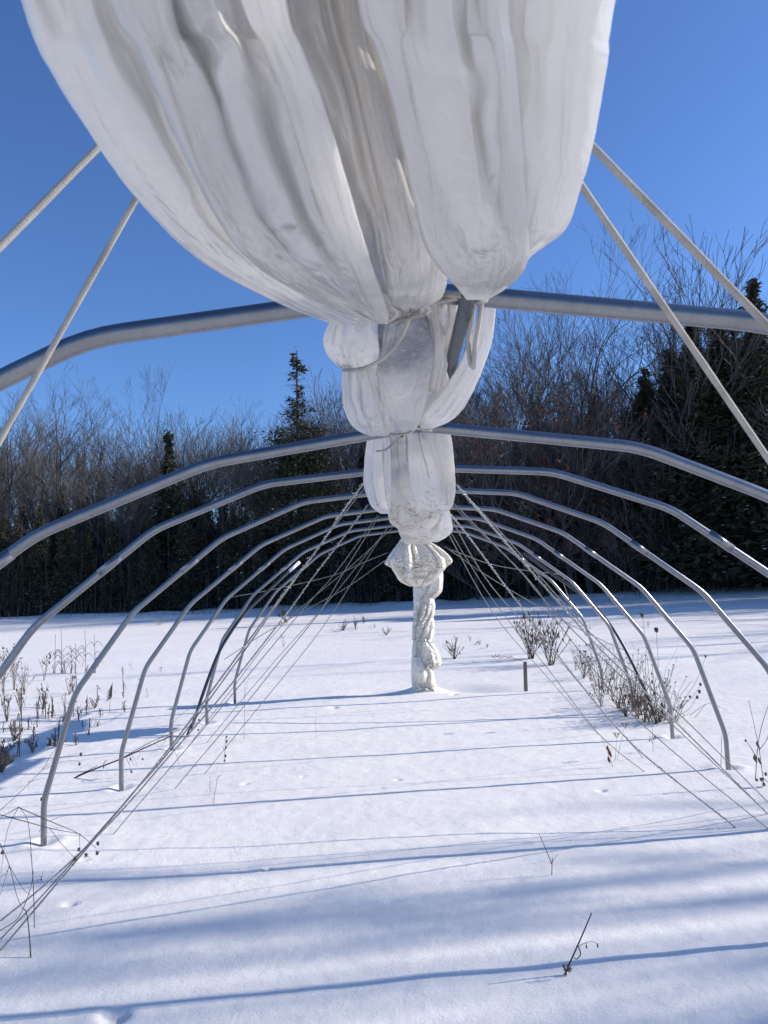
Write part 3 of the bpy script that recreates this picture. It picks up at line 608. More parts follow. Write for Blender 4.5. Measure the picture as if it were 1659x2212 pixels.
plant('snow_stalk', 'bare broken stalk leaning right in the foreground snow, dead leaves at its foot', 'dry plant', (1220, 2106),
      [[(1220, 2106), (1240, 2060), (1262, 2010), (1278, 1972)], [(1247, 2046), (1262, 2038), (1278, 2034), (1294, 2040)], [(1250, 2046), (1254, 2062), (1245, 2072), (1240, 2068)], [(1268, 2036), (1266, 2045)],
       [(1222, 2100), (1217, 2085)], [(1224, 2098), (1235, 2086)], [(1224, 2100), (1240, 2090)], [(1221, 2100), (1214, 2094)]], [.0042, .0013, .0026, .0012, .0016, .0016, .0014, .0014], DRYD,
      heads=[(1218, 2082, 9, 'l'), (1226, 2084, 10, 'l'), (1290, 2038, 6, 'l'), (1266, 2040, 6, 'l'), (1231, 2086, 8, 'l')], lm=DRY)
plant('snow_stalk', 'small forked twig standing in the snow under the bend of a rope shadow', 'dry plant', (1192, 1890),
      [[(1192, 1890), (1193, 1852)], [(1192, 1866), (1178, 1832), (1164, 1800)], [(1192, 1864), (1198, 1854), (1205, 1846)], [(1192, 1866), (1188, 1864)], [(1168, 1812), (1171, 1808)]], [.003, .0024, .0016, .001, .001], DRYD)
plant('dry_umbel', 'tall collapsed umbel plant with thin crossing stalks at the lower left edge', 'dry plant', (67, 2068), [
    Z7([(165, 1925), (160, 1840), (145, 1700), (120, 1668)]), Z7([(185, 1775), (182, 1600), (170, 1400), (150, 1200), (100, 1120)]), Z7([(100, 1125), (0, 1180)]),
    Z7([(100, 1125), (270, 1200), (420, 1265), (520, 1345)]), Z7([(0, 1165), (150, 1205), (280, 1240), (440, 1270)]), Z7([(0, 1790), (100, 1720), (165, 1560), (180, 1470)]),
    Z7([(50, 1440), (120, 1560), (165, 1600)]), Z7([(0, 1320), (50, 1440), (90, 1600), (120, 1668)]), Z7([(50, 1440), (0, 1600)]), Z7([(100, 1125), (40, 1250), (5, 1480)]), Z7([(270, 1240), (330, 1320), (405, 1400)]),
    Z7([(430, 1270), (430, 1345)]), Z7([(0, 1505), (30, 1480), (50, 1450)]), Z7([(145, 1700), (130, 1720), (100, 1740)]), Z7([(270, 1200), (350, 1170), (495, 1160)]), Z7([(210, 1260), (250, 1190)]), Z7([(170, 1400), (145, 1330)])],
    [.0035, .002, .0018, .002, .0022, .002, .0013, .0016, .0012, .0014, .0012, .001, .0012, .001, .0009, .0009, .0009], DRYD,
    heads=[(*q, 4.5) for q in Z7([(525, 1372), (427, 1352), (405, 1402), (466, 1382), (527, 1320), (14, 1368)])])
plant('dry_umbel', 'arching stalk with three drooping seed heads left of the nearest foot', 'dry plant', (-14, 1762), [
    Z7([(-30, 1170), (90, 1060), (225, 925), (270, 850), (310, 800)]), Z7([(225, 925), (290, 872), (370, 845), (430, 838)]), Z7([(225, 925), (330, 880), (410, 872), (430, 888)]), Z7([(150, 990), (200, 975), (250, 973), (240, 1020), (225, 1078)]),
    Z7([(60, 1090), (55, 1120)]), Z7([(155, 985), (157, 1050)])], [.0024, .0013, .0013, .0012, .0008, .0008], DRYD, heads=[(*q, 4) for q in Z7([(437, 838), (430, 891), (224, 1080)])])
plant('fallen_branch', 'dark fallen branch with thin twigs slanting up behind the left hoop feet', 'branch', (162, 1680), [
    Z7([(400, 968), (520, 915), (650, 865), (790, 800), (930, 737)]), Z7([(415, 958), (470, 930), (525, 900)]), Z7([(560, 915), (560, 890), (575, 870)]), Z7([(650, 865), (820, 770), (990, 700), (1050, 690)]), Z7([(680, 850), (700, 900), (705, 930)]), Z7([(700, 845), (720, 890)]),
    Z7([(740, 870), (790, 770)]), Z7([(850, 770), (960, 640), (1040, 585)]), Z7([(880, 765), (930, 745), (1040, 770)]), Z7([(700, 830), (735, 880), (730, 920)]), Z7([(830, 775), (860, 800), (880, 830)]), Z7([(900, 740), (880, 790), (860, 800)])],
    [.008, .005, .004, .003, .002, .0015, .0015, .0015, .0015, .0013, .0013, .001], DRYD, heads=[(284, 1667, 3), (282, 1640, 3), (308, 1640, 2.5), (430, 1555, 2.5), (428, 1577, 2.5)], jit=.02)
plant('seed_stalk', 'short rusty seed stalk standing alone left of centre', 'dry plant', (485, 1650), [[(485, 1650), (486, 1620), (489, 1588)], [(486, 1622), (481, 1614)], [(488, 1604), (492, 1598)]], .003, DRY,
      heads=[(487, 1633, 3.2), (488, 1615, 3.2), (489, 1602, 3.4), (489, 1592, 2.6), (485, 1643, 2.4)])
plant('snow_stalk', 'hair thin straight stem left of the rusty seed stalk', 'dry plant', (527, 1598), [[(527, 1598), (528, 1540), (529, 1470)], [(529, 1500), (540, 1450), (552, 1400), (560, 1340)], [(530, 1480), (515, 1420)]], [.0022, .0012, .001], DRY)
plant('snow_stalk', 'pair of small twigs with tiny buds between the ropes and the centre', 'dry plant', (460, 1736), [[(460, 1736), (466, 1705), (470, 1680), (479, 1675)], [(453, 1712), (454, 1695), (453, 1677)], [(454, 1705), (450, 1694)], [(464, 1714), (458, 1708)]], [.002, .0018, .001, .001], DRYD)
plant('snow_stalk', 'single hair thin stem in open snow left of the end post', 'dry plant', (683, 1594), [[(683, 1594), (682, 1565), (683, 1538)]], .0014, DRY)
plant('snow_stalk', 'small bent twig between the thin left ropes', 'dry plant', (385, 1650), [Z7([(968, 935), (960, 870), (935, 800)]), Z7([(955, 850), (975, 820)])], .0016, DRY)
plant('snow_stalk', 'tiny forked sprig in the snow right of the lower left weeds', 'dry plant', (89, 1902), [Z7([(222, 1520), (232, 1470)]), Z7([(225, 1515), (215, 1490)]), Z7([(222, 1515), (200, 1518)])], .0018, DRYD)
# reeds at left
stub = [(105, 850, 620), (118, 700, 460), (200, 695, 550), (208, 640, 522), (245, 640, 540), (233, 630, 545), (262, 655, 570), (283, 640, 520), (320, 790, 640), (345, 760, 505), (350, 660, 560), (360, 700, 600), (270, 790, 760), (300, 780, 700), (410, 790, 720), (395, 640, 450), (410, 560, 400), (465, 625, 540), (470, 600, 520), (530, 550, 465), (540, 640, 590), (667, 535, 365), (672, 610, 545), (20, 720, 660), (75, 700, 655), (155, 705, 640), (180, 765, 690), (445, 690, 655), (527, 690, 665), (480, 735, 640)]
for i, (x, y0, y1) in enumerate(stub):
    bx, by = x*.4, y0*.4+1294; h = (y0-y1)*.4
    st = [[(bx, by), (bx+wr.uniform(-2, 2), by-h*.5), (bx+wr.uniform(-4, 4), by-h)]]; hd = []
    for q in range(wr.randint(2, 5)):
        t = wr.random(); x1 = bx+wr.uniform(-9, 9); st.append([(bx, by-h*t*.8), ((bx+x1)/2, by-h*t-wr.uniform(2, 7)), (x1, by-h*t+wr.uniform(-2, 14))])
    if wr.random() < .6: st.append([(bx-wr.uniform(2, 6), by), (bx-1, by-h*.4), (bx+wr.uniform(-3, 3), by-h*.75)])
    for q in range(wr.randint(1, 4)): t = wr.random(); hd.append((bx+wr.uniform(-3, 3), by-h*t, wr.uniform(2, 4.5), 'l'))
    plant('broken_reed', 'broken brown reed stalk in the cluster at the left edge', 'reed', (bx, by), st, [.0068, .0038, .0035, .003, .003, .0035], DRYD if i % 3 else DRY, heads=hd, group='broken reeds at left', lm=DRYD if i % 2 else DRY)
plant('reed_plume', 'dark drooping feathery seed plume at left', 'reed', (234, 1540), [Z7([(590, 615), (596, 540), (608, 450)])]+[Z7([(608-k*.12, 455+k*2.6), (600-k*.5, 470+k*2.6), (585-k*.5+wr.uniform(-6, 12), 492+k*2.2)]) for k in range(30)], [.003]+[.0022]*30, DRYD)
for i, (x, y0, y1) in enumerate([(295, 400, 190), (330, 402, 150), (385, 400, 250), (408, 400, 240), (460, 400, 170), (510, 400, 190), (345, 403, 330)]):
    bx, by = x*.4, y0*.4+1294; h = (y0-y1)*.4
    st = [[(bx, by), (bx+1, by-h*.5), (bx+wr.uniform(-2, 2), by-h)]]
    for q in range(4): t = wr.uniform(.15, .85); s = wr.choice((-1, 1)); st.append([(bx, by-h*t), (bx+s*6, by-h*t-9), (bx+s*13, by-h*t-5), (bx+s*19, by-h*t+4)])
    for q in range(4): st.append([(bx+wr.uniform(-3, 3), by), (bx+wr.uniform(-7, 7), by-wr.uniform(8, 20))])
    plant('tall_reed', 'thin tall reed with bent leaves, in the row behind the broken reeds', 'reed', (bx, by), st, [.006, .005, .005, .005, .0045, .004], DRYD, group='tall reeds behind the left hoops')
def shrub(name, label, base, h, spread, ns, seed, r=.003, m=DRY, hp=0, hr_=2.5, lp=0, cat_='dry plant', group=None, lm=None, hk='b', twig=3):
    q = random.Random(seed); st = []; hd = []
    for i in range(ns):
        an = q.uniform(-1, 1); bx = base[0]+q.uniform(-.12, .12)*spread; by = base[1]+q.uniform(-1.5, 1.5)
        tx = bx+an*spread; ty = by-h*q.uniform(.55, 1)*(1-.25*abs(an)); mx = bx+an*spread*.4+q.uniform(-3, 3); my = by-(by-ty)*.5
        s = [(bx, by), (mx, my), (tx, ty)]; st.append(s)
        if q.random() < hp: hd.append((tx, ty, hr_*q.uniform(.7, 1.3), hk))
        for k in range(twig):
            t = q.uniform(.35, .95); px = bx+(tx-bx)*t**1.2; py = by+(ty-by)*t; L = h*q.uniform(.08, .22); d = q.choice((-1, 1))
            e = (px+d*L*q.uniform(.3, .8), py-L); st.append([(px, py), ((px+e[0])/2+d, (py+e[1])/2+1), e])
            if q.random() < hp*.6: hd.append((e[0], e[1], hr_*q.uniform(.5, .9), hk))
            if q.random() < lp: hd.append((e[0], e[1], hr_*2.2*q.uniform(.6, 1.2), 'l'))
    return plant(name, label, cat_, base, st, [r]+[r*.6]*twig, m, heads=hd, group=group, lm=lm, jit=.12)
shrub('dry_shrub', 'leafy dry brown bush behind the right ropes, left of two', (1147, 1423), 115, 48, 22, 1, .006, DRYD, 0, 3, .55, 'bush', lm=DRY)
shrub('dry_shrub', 'leafy dry brown bush behind the right ropes, right of two', (1190, 1437), 125, 46, 20, 2, .006, DRYD, 0, 3, .55, 'bush', lm=DRY)
shrub('dry_shrub', 'small bare bush right of the wrapped end post', (982, 1424), 52, 26, 12, 3, .006, DRYD, 0, 2, .15, 'bush')
shrub('dry_shrub', 'tiny bare bush left of the wrapped end post', (835, 1372), 22, 14, 8, 4, .005, DRYD, cat_='bush')
shrub('dry_shrub', 'low dark tuft on the far snow left of the end post', (742, 1362), 24, 16, 9, 5, .007, DRYD, cat_='bush')
shrub('dry_shrub', 'dark sprig on the far snow next to the low tuft', (768, 1358), 28, 6, 6, 6, .007, DRYD, cat_='bush')
shrub('dry_shrub', 'narrow dark sprig nearest the end post on the far snow', (786, 1346), 20, 5, 5, 7, .007, DRYD, cat_='bush')
shrub('dry_shrub', 'low brown shrub behind the left ropes at the shadow edge', (618, 1345), 42, 26, 14, 8, .007, DRYD, lp=.2, cat_='bush')
UMB = [((1261, 1466), 70, 20, 9), ((1297, 1490), 95, 26, 10), ((1300, 1525), 60, 26, 10), ((1335, 1530), 120, 40, 10), ((1352, 1548), 70, 34, 12), ((1377, 1552), 90, 34, 12), ((1392, 1560), 150, 22, 7), ((1405, 1560), 115, 45, 12), ((1426, 1560), 160, 36, 8), ((1440, 1556), 120, 60, 8), ((1418, 1563), 60, 30, 12), ((1462, 1560), 60, 55, 6), ((1372, 1530), 150, 20, 5)]
for i, (bse, h, sp, ns) in enumerate(UMB):
    shrub('dry_umbel', ['tall thin dry weed in the thicket at the right hoop feet', 'dry umbel weed in the thicket at the right hoop feet'][i % 2], bse, h, sp, ns, 30+i, .0032, (DRYD, DRY)[i % 2], .5, 2.2, .1, 'dry plant', 'dry weeds round the right hoop feet', hk='b' if i % 2 == 0 else 'u', twig=2, lm=(DRY if i % 3 else DRYD))
for i, (bx_, by_, h, sp, ns) in enumerate([(1245, 1448, 75, 22, 9), (1262, 1462, 60, 26, 12), (1278, 1472, 90, 30, 12), (1290, 1482, 50, 30, 14), (1312, 1500, 85, 30, 12), (1320, 1512, 50, 34, 14), (1345, 1520, 60, 34, 14), (1350, 1540, 40, 40, 16), (1385, 1545, 60, 36, 16), (1400, 1552, 50, 40, 18), (1420, 1556, 45, 44, 16), (1450, 1562, 40, 40, 10), (1330, 1490, 110, 20, 6), (1370, 1500, 120, 26, 6)]):
    shrub('dry_weed', 'fine tangled dry weed '+('at the eighth right hoop foot' if bx_ < 1300 else 'between the eighth and seventh right feet' if bx_ < 1360 else 'at the seventh right hoop foot' if bx_ < 1405 else 'at the sixth right hoop foot'), (bx_, by_), h, sp, max(4, int(ns*.6)), 500+i, .003, (DRYD, DRY)[i % 2], .22, 1.6, .12, 'dry plant', 'tangled weeds along the right hoops', hk='b', twig=4, lm=(DRY, DRYD)[i % 2])
for i, (bx_, by_, h, sp, ns) in enumerate([(15, 1560, 80, 14, 6), (45, 1545, 90, 16, 6), (95, 1530, 60, 18, 8), (150, 1500, 50, 14, 6), (30, 1600, 45, 26, 10), (70, 1625, 40, 20, 8), (10, 1640, 50, 30, 12), (120, 1612, 30, 22, 10), (170, 1560, 60, 8, 4), (95, 1470, 70, 12, 4), (205, 1530, 34, 10, 5)]):
    shrub('dry_weed', 'fine dry weed among the reeds at the left edge', (bx_, by_), h, sp, ns, 540+i, .005, (DRYD, DRY)[i % 2], .1, 2.0, .3, 'dry plant', 'dry weeds at the left edge', twig=3, lm=DRYD)
shrub('dry_fern', 'rust brown clump of curled leaves at the foot of the seventh right leg', (1372, 1535), 42, 26, 12, 60, .003, DRY, 0, 3, .9, 'dry plant', lm=RUST)
plant('dry_umbel', 'tall dark seed head on a thin stem above the thicket at right', 'dry plant', (1432, 1558), [[(1432, 1558), (1424, 1470), (1418, 1366)]], .003, DRYD, heads=[(1418, 1361, 6)])
plant('dry_umbel', 'tall pale seed head on a thin stem behind the sixth right leg', 'dry plant', (1412, 1556), [[(1412, 1556), (1400, 1440), (1388, 1332)]], .003, DRY, heads=[(1387, 1329, 5)])
plant('snow_stalk', 'curved bare stem right of the thicket, bending back to the sixth leg', 'dry plant', (1432, 1480), [[(1432, 1480), (1440, 1440), (1458, 1410), (1466, 1382)]], .002, DRY)
plant('dry_umbel', 'low bent weed with seed heads reaching right from the thicket', 'dry plant', (1456, 1560), [[(1456, 1560), (1480, 1510), (1505, 1470), (1524, 1420)], [(1470, 1530), (1500, 1500), (1512, 1480)], [(1460, 1550), (1490, 1530), (1510, 1495)], [(1490, 1545), (1530, 1520), (1570, 1535)], [(1500, 1552), (1525, 1520)]], .0025, DRYD, heads=[(1524, 1418, 3), (1513, 1478, 4), (1506, 1506, 4), (1511, 1494, 4), (1490, 1505, 3)])
plant('snow_stalk', 'thin twig with small buds below the icy rope at right', 'dry plant', (1411, 1624), [[(1411, 1624), (1410, 1590), (1408, 1560)], [(1410, 1606), (1403, 1590)], [(1410, 1600), (1416, 1585)]], .002, DRY, heads=[(1403, 1600, 2), (1415, 1592, 2)])
plant('snow_stalk', 'leaning twig with two dangling red brown leaves', 'dry plant', (1324, 1657), [[(1324, 1657), (1312, 1625), (1298, 1590)]], .002, DRYD, heads=[(1312, 1610, 9, 'l'), (1316, 1618, 11, 'l'), (1314, 1634, 9, 'l')], lm=RUST)
plant('dry_umbel', 'two pale umbel heads on thin stems beside the red leaved twig', 'dry plant', (1331, 1641), [[(1329, 1641), (1331, 1615), (1332, 1592)], [(1333, 1641), (1342, 1600), (1349, 1570)]], .0018, DRY, heads=[(1332, 1590, 6, 'u'), (1350, 1569, 6, 'u')], hm=DRY)
plant('snow_stalk', 'red brown stem standing against the fifth right hoop foot', 'dry plant', (1557, 1657), [[(1557, 1657), (1558, 1630), (1559, 1590)]], .0028, DRY)
plant('dry_shrub', 'weed with dark berries and curled red leaves at the right edge', 'dry plant', (1648, 1700), [
    [(1660, 1730), (1650, 1690), (1640, 1620), (1630, 1570), (1617, 1512)], [(1632, 1685), (1636, 1620), (1645, 1570), (1659, 1525)], [(1636, 1640), (1620, 1612), (1611, 1600)], [(1640, 1620), (1655, 1600), (1662, 1580)], [(1648, 1680), (1659, 1690)]], .0028, DRYD,
    heads=[(1645, 1684, 4.5), (1650, 1694, 4.5), (1654, 1672, 4), (1611, 1600, 3), (1634, 1685, 3.5), (1630, 1628, 12, 'l'), (1636, 1600, 10, 'l'), (1640, 1636, 10, 'l')], lm=DRY)
shrub('pale_weed', 'pale feathery weed at the left edge above the reeds', (8, 1500), 110, 20, 10, 81, .0035, DRY, .6, 2.2, 0, 'dry plant', twig=5)
shrub('pale_weed', 'pale feathery weed second from the left edge', (30, 1490), 100, 18, 9, 82, .0035, DRY, .6, 2.0, 0, 'dry plant', twig=5)
shrub('pale_weed', 'thin branched weed right of the two pale feathery ones', (52, 1500), 80, 22, 8, 83, .0035, DRY, .3, 2.0, 0, 'dry plant', twig=4)
shrub('grass_tuft', 'matted brown tuft of dead stems in the snow at the left edge', (2, 1668), 60, 34, 46, 84, .006, DRY, 0, 2, .4, 'dry plant', lm=STRAW, twig=1)
shrub('grass_tuft', 'spread of bent straw colored grass on the snow behind the left hoops', (345, 1350), 20, 30, 16, 85, .003, STRAW, twig=1, cat_='grass')
for i in range(14):
    x = wr.uniform(560, 1560); y = wr.uniform(1345, 1400)
    if 880 < x < 960: continue
    shrub('far_sprig', 'tiny dry sprig on the far snow', (x, y), wr.uniform(9, 22), wr.uniform(4, 10), 4, 300+i, .0035, DRY, twig=1, group='tiny sprigs on the far snow')
for i, (x, y) in enumerate([(215, 1440), (178, 1440), (285, 1446), (350, 1452), (318, 1505), (420, 1530), (300, 1480), (240, 1395)]):
    shrub('far_sprig', 'hair thin stem leaning in the snow among the left hoop legs', (x, y), wr.uniform(14, 34), 12, 2, 340+i, .0022, DRY, twig=1, hp=.2, group='thin stems among the left hoops')
# wooden stake
root = empty('wooden_stake', tuple(ground(1136, 1493)), 'short square wooden stake with a dry sprig lying across its top', 'stake')
g_ = ground(1136, 1493); Ys = g_[1]; tp = atY(1134, 1430, Ys); wd = .022
b = MB()
for z, cc, k in ((-.1, g_, 1), (.0, g_, 1), (None, tp, .96)):
    for sx, sy in ((-1, -1), (1, -1), (1, 1), (-1, 1)):
        b.v.append((cc[0]+sx*wd*k, cc[1]+sy*wd*k, (cc[2]+(z or 0)+(.006*sx if z is None else 0))))
for l in (0, 4):
    for j in range(4): b.f.append((l+j, l+(j+1) % 4, l+4+(j+1) % 4, l+4+j))
b.f.append((8, 9, 10, 11)); b.build('stake_body', WOOD, root, smooth=False)
b = MB(); b.tube([tp, atY(1118, 1425, Ys), atY(1095, 1419, Ys), atY(1062, 1419, Ys)], .003, 5)
for k in range(16):
    x = 1062+k*3; p = atY(x, 1419+wr.uniform(-1, 1), Ys); b.tube([p, p+np.array([wr.uniform(-.03, .01), wr.uniform(-.02, .02), wr.uniform(-.02, .03)])], .003, 4)
b.build('dry_sprig', DRYD, root)
# ---------------------------------------------------------------- trees
def rotv(d, ang, az):
    up = Vector((0, 0, 1)) if abs(d.z) < .95 else Vector((1, 0, 0)); u = d.cross(up).normalized(); v = d.cross(u)
    return (d*math.cos(ang)+(u*math.cos(az)+v*math.sin(az))*math.sin(ang)).normalized()
def bare_tree(seed, h=10, tr=.12, forks=3, spread=.45, first=.35, lev=5, leaves=0, lean=.05, budget=9000, up=.12, rmin=.0085):
    q = random.Random(seed); tb = MB(); cb = MB(); lb = MB(); cnt = [0]
    def grow(p, d, L, r, l):
        if cnt[0] > budget and l > 3: return
        n = 5 if l < 2 else (3 if l < 4 else 2); pts = [p.copy()]; dd = d.copy()
        for i in range(n):
            dd = (dd+Vector((q.gauss(0, .07 if l == 0 else .17), q.gauss(0, .07 if l == 0 else .17), q.gauss(.04 if l > 0 else .0, .07)))).normalized(); pts.append(pts[-1]+dd*(L/n))
        tip = max(r*(.72 if l < lev else .5), rmin*.8); rad = [r+(tip-r)*i/n for i in range(n+1)]
        (tb if l == 0 else cb).tube(pts, rad, 7 if l == 0 else (5 if l == 1 else 3), cap=False); cnt[0] += 1
        if l >= lev:
            if leaves and q.random() < leaves:
                for k in range(2):
                    c = pts[-1]+Vector((q.gauss(0, .08), q.gauss(0, .08), q.gauss(-.03, .06))); i0 = len(lb.v); s = .05
                    for a in range(3): lb.v.append(tuple(c+Vector((q.gauss(0, s), q.gauss(0, s), q.gauss(0, s)))))
                    lb.f.append((i0, i0+1, i0+2))
            return
        k = forks+(1 if q.random() < .5 else 0)
        for i in range(k):                   # terminal forks
            if i < 2: t = 1.0
            else: t = q.uniform(.45, .95)
            idx = min(int(t*n), n); s = pts[idx]; nd = rotv(dd, q.uniform(.2, spread*1.5)*(1 if i else .5), q.random()*6.28)
            if l > 0 or True: nd = (nd+Vector((0, 0, up))).normalized()
            grow(s, nd, L*q.uniform(.60, .84), max(rad[idx]*q.uniform(.6, .8), rmin), l+1)
        if l == 0:                           # side branches on the trunk
            for i in range(9):
                t = q.uniform(first, 1); idx = t*n; i0 = min(int(idx), n-1); s = pts[i0].lerp(pts[i0+1], idx-i0)
                nd = rotv(Vector((0, 0, 1)), q.uniform(.7, 1.15), q.random()*6.28); grow(s, nd, L*q.uniform(.28, .48)*(1.2-t*.4), r*.3, 2)
    d0 = Vector((q.gauss(0, lean), q.gauss(0, lean), 1)).normalized()
    L0 = h*.36
    grow(Vector((0, 0, -.2)), d0, L0+.2, tr, 0)
    zz = max(v[2] for v in cb.v); f = h/zz
    for bb in (tb, cb, lb): bb.v = [(x*f, y*f, z*f if z > 0 else z) for x, y, z in bb.v]
    return tb, cb, lb
def conifer(seed, h=9, w=1.6, n=5200, bare=.0, spr=False, snow=260):
    q = random.Random(seed); tb = MB(); cb = MB(); sb = MB()
    tb.tube([(0, 0, -.2), (q.gauss(0, .04), 0, h*.5), (q.gauss(0, .06), 0, h*.97)], [.12*h/9, .07*h/9, .012], 6, cap=False)
    nb = int(n/26)
    for i in range(nb):
        t = 1-(1-q.random())**.62; z = h*(.02+.97*t); prof = (1-t)**(1.0 if not spr else 1.1)*(.85+.2*math.sin(z*2.3+seed)+.12*math.sin(z*5.1+seed*2))
        if t < .12 and not spr: prof *= .75+2*t
        R = w*max(prof, .05)*q.uniform(.55, 1.1); az = q.random()*6.283; droop = -.28 if spr else .12
        ux, uy = math.cos(az), math.sin(az); tb.tube([(0, 0, z), (ux*R*.55, uy*R*.55, z+droop*R*.4), (ux*R, uy*R, z+droop*R)], [.014, .009, .003], 3, cap=False)
        if t > 1-bare and q.random() < .85: continue
        for k in range(26):
            s = q.uniform(.25, 1.05); sg_ = .04+.10*min(1, R); c = Vector((ux*R*s+q.gauss(0, sg_), uy*R*s+q.gauss(0, sg_), z+droop*R*s+q.gauss(0, .09)))
            i0 = len(cb.v); sz = q.uniform(.05, .12)
            d = Vector((ux*.6+q.gauss(0, .6), uy*.6+q.gauss(0, .6), q.gauss(-.15 if spr else .25, .5))).normalized(); u = d.cross(Vector((q.gauss(0, 1), q.gauss(0, 1), q.gauss(0, 1)))).normalized()*sz*.42
            cb.v += [tuple(c-d*sz), tuple(c+u), tuple(c+d*sz*1.3), tuple(c-u*.9)]; cb.f.append((i0, i0+1, i0+2, i0+3))
        if q.random() < snow/nb*.5 and z < h*.9:
            c = Vector((ux*R*q.uniform(.7, 1.02), uy*R*q.uniform(.7, 1.02), z+droop*R+.06)); sb.blob(c, q.uniform(.015, .035), i, 5, 3, (1.4, 1.4, .6))
    return tb, cb, sb
PROTO = {}
def proto(kind, tb, cb, lb, trunkm, crownm, leafm, leafname):
    ms = []
    for nm, b, m_ in (('trunk', tb, trunkm), ('crown', cb, crownm), (leafname, lb, leafm)):
        if not b.v: continue
        me = bpy.data.meshes.new(nm); me.from_pydata(b.v, [], b.f); me.materials.append(m_)
        if nm == 'trunk': me.polygons.foreach_set('use_smooth', [True]*len(me.polygons))
        me.update(); ms.append((nm, me))
    PROTO.setdefault(kind, []).append(ms)
for i in range(5): proto('bare', *bare_tree(100+i, 10, .10, 3, .42, .3, 5), BARK, (TWIG, TWIG2)[i % 2], RUST, 'dead_leaves')
for i in range(3): proto('slim', *bare_tree(140+i, 9, .065, 2, .26, .25, 6, lean=.03, budget=3500), BARK, TWIG2, RUST, 'dead_leaves')
for i in range(4): proto('broad', *bare_tree(160+i, 12, .20, 2, .50, .3, 7, lean=.04, budget=14000, up=.05, rmin=.0065), BARK, BARK, RUST, 'dead_leaves')
for i in range(2): proto('rusty', *bare_tree(180+i, 7, .07, 3, .5, .15, 5, leaves=.55), BARK, TWIG, RUST, 'dead_leaves')
for i in range(4): proto('cedar', *conifer(200+i, 9, 1.75, 15000), BARK, CEDAR, SNOW, 'snow_specks')
for i in range(2): proto('spruce', *conifer(220+i, 6, 1.1, 7000, 0, True), BARK, SPRUCE, SNOW, 'snow_specks')
proto('topcedar', *conifer(231, 11, 3.4, 20000, .36), BARK, CEDAR, SNOW, 'snow_specks')
def pole_tree(seed, h=15):
    q = random.Random(seed); tb = MB(); cb = MB(); lx, ly = q.gauss(0, .03), q.gauss(0, .012)
    tp = [(lx*z+.06*math.sin(z*.5+seed), ly*z+.05*math.sin(z*.7+seed), z) for z in np.linspace(-.2, h, 14)]
    tb.tube(tp, [.062-.0045*i*.75 for i in range(14)], 7, cap=False)
    for i in range(9):
        k = q.randint(8, 13); p = Vector(tp[k]); d = rotv(Vector((0, 0, 1)), q.uniform(.35, .8), q.random()*6.28); L = q.uniform(.7, 1.8)
        pts = [p, p+d*L*.5, p+d*L+Vector((0, 0, .2))]; cb.tube(pts, [.03, .022, .01], 4, cap=False)
        for m_ in range(4):
            s0 = pts[1].lerp(pts[2], q.random()); d2 = rotv(d, .6, q.random()*6.28); cb.tube([s0, s0+d2*q.uniform(.3, .7)], [.012, .006], 3, cap=False)
    return tb, cb, MB()
for i in range(3): proto('pole', *pole_tree(240+i), BARK, TWIG, RUST, 'dead_leaves')
NAMES = {'pole': 'bare_tree', 'bare': 'bare_tree', 'slim': 'bare_sapling', 'broad': 'bare_tree', 'rusty': 'leafy_sapling', 'cedar': 'cedar_tree', 'spruce': 'spruce_tree', 'topcedar': 'cedar_tree'}
CATS = {'pole': 'tree', 'bare': 'tree', 'slim': 'tree', 'broad': 'tree', 'rusty': 'tree', 'cedar': 'cedar', 'spruce': 'spruce', 'topcedar': 'cedar'}
BASEH = {'pole': 15, 'bare': 10, 'slim': 9, 'broad': 12, 'rusty': 7, 'cedar': 9, 'spruce': 6, 'topcedar': 11}
tr_ = random.Random(9)
def put(kind, x, y, h, label, group=None, wf=1., idx=None, rot=None):
    ms = PROTO[kind][tr_.randrange(len(PROTO[kind])) if idx is None else idx]
    root = empty(NAMES[kind], (x, y, float(H(x, y))), label, CATS[kind], group); s = h/BASEH[kind]
    if kind == 'broad' and y > 30: s *= .9 if x > 0 else 1.0; wf *= .85
    root.rotation_euler = (0, 0, tr_.random()*6.28 if rot is None else rot); root.scale = (s*wf, s*wf, s)
    for nm, me in ms:
        o = bpy.data.objects.new(nm, me); COL.objects.link(o); o.parent = root
        if nm in ('snow_specks', 'dead_leaves'): o['kind'] = 'stuff'
ZONES = [(60, 'at the left edge'), (190, 'behind the large forking tree at left'), (310, 'between the two big bare trees at left'), (450, 'around the small pointed spruce'), (590, 'between the spruce and the tall cedar'),
         (730, 'around the tall pointed cedar'), (900, 'behind the hanging plastic on its left'), (1010, 'behind the hanging plastic on its right'), (1170, 'behind the two brown bushes'), (1300, 'under the tallest bare crown'),
         (1440, 'under the crown crossed by ropes'), (1560, 'right of the highest crowns'), (9999, 'at the right edge')]
def zone_of(px): return next(z for lim, z in ZONES if px < lim)
def XY(px, Y): p = atY(px, 1230, Y); return p[0]
def Ht(px, py, Y): return float(atY(px, py, Y)[2])+.1
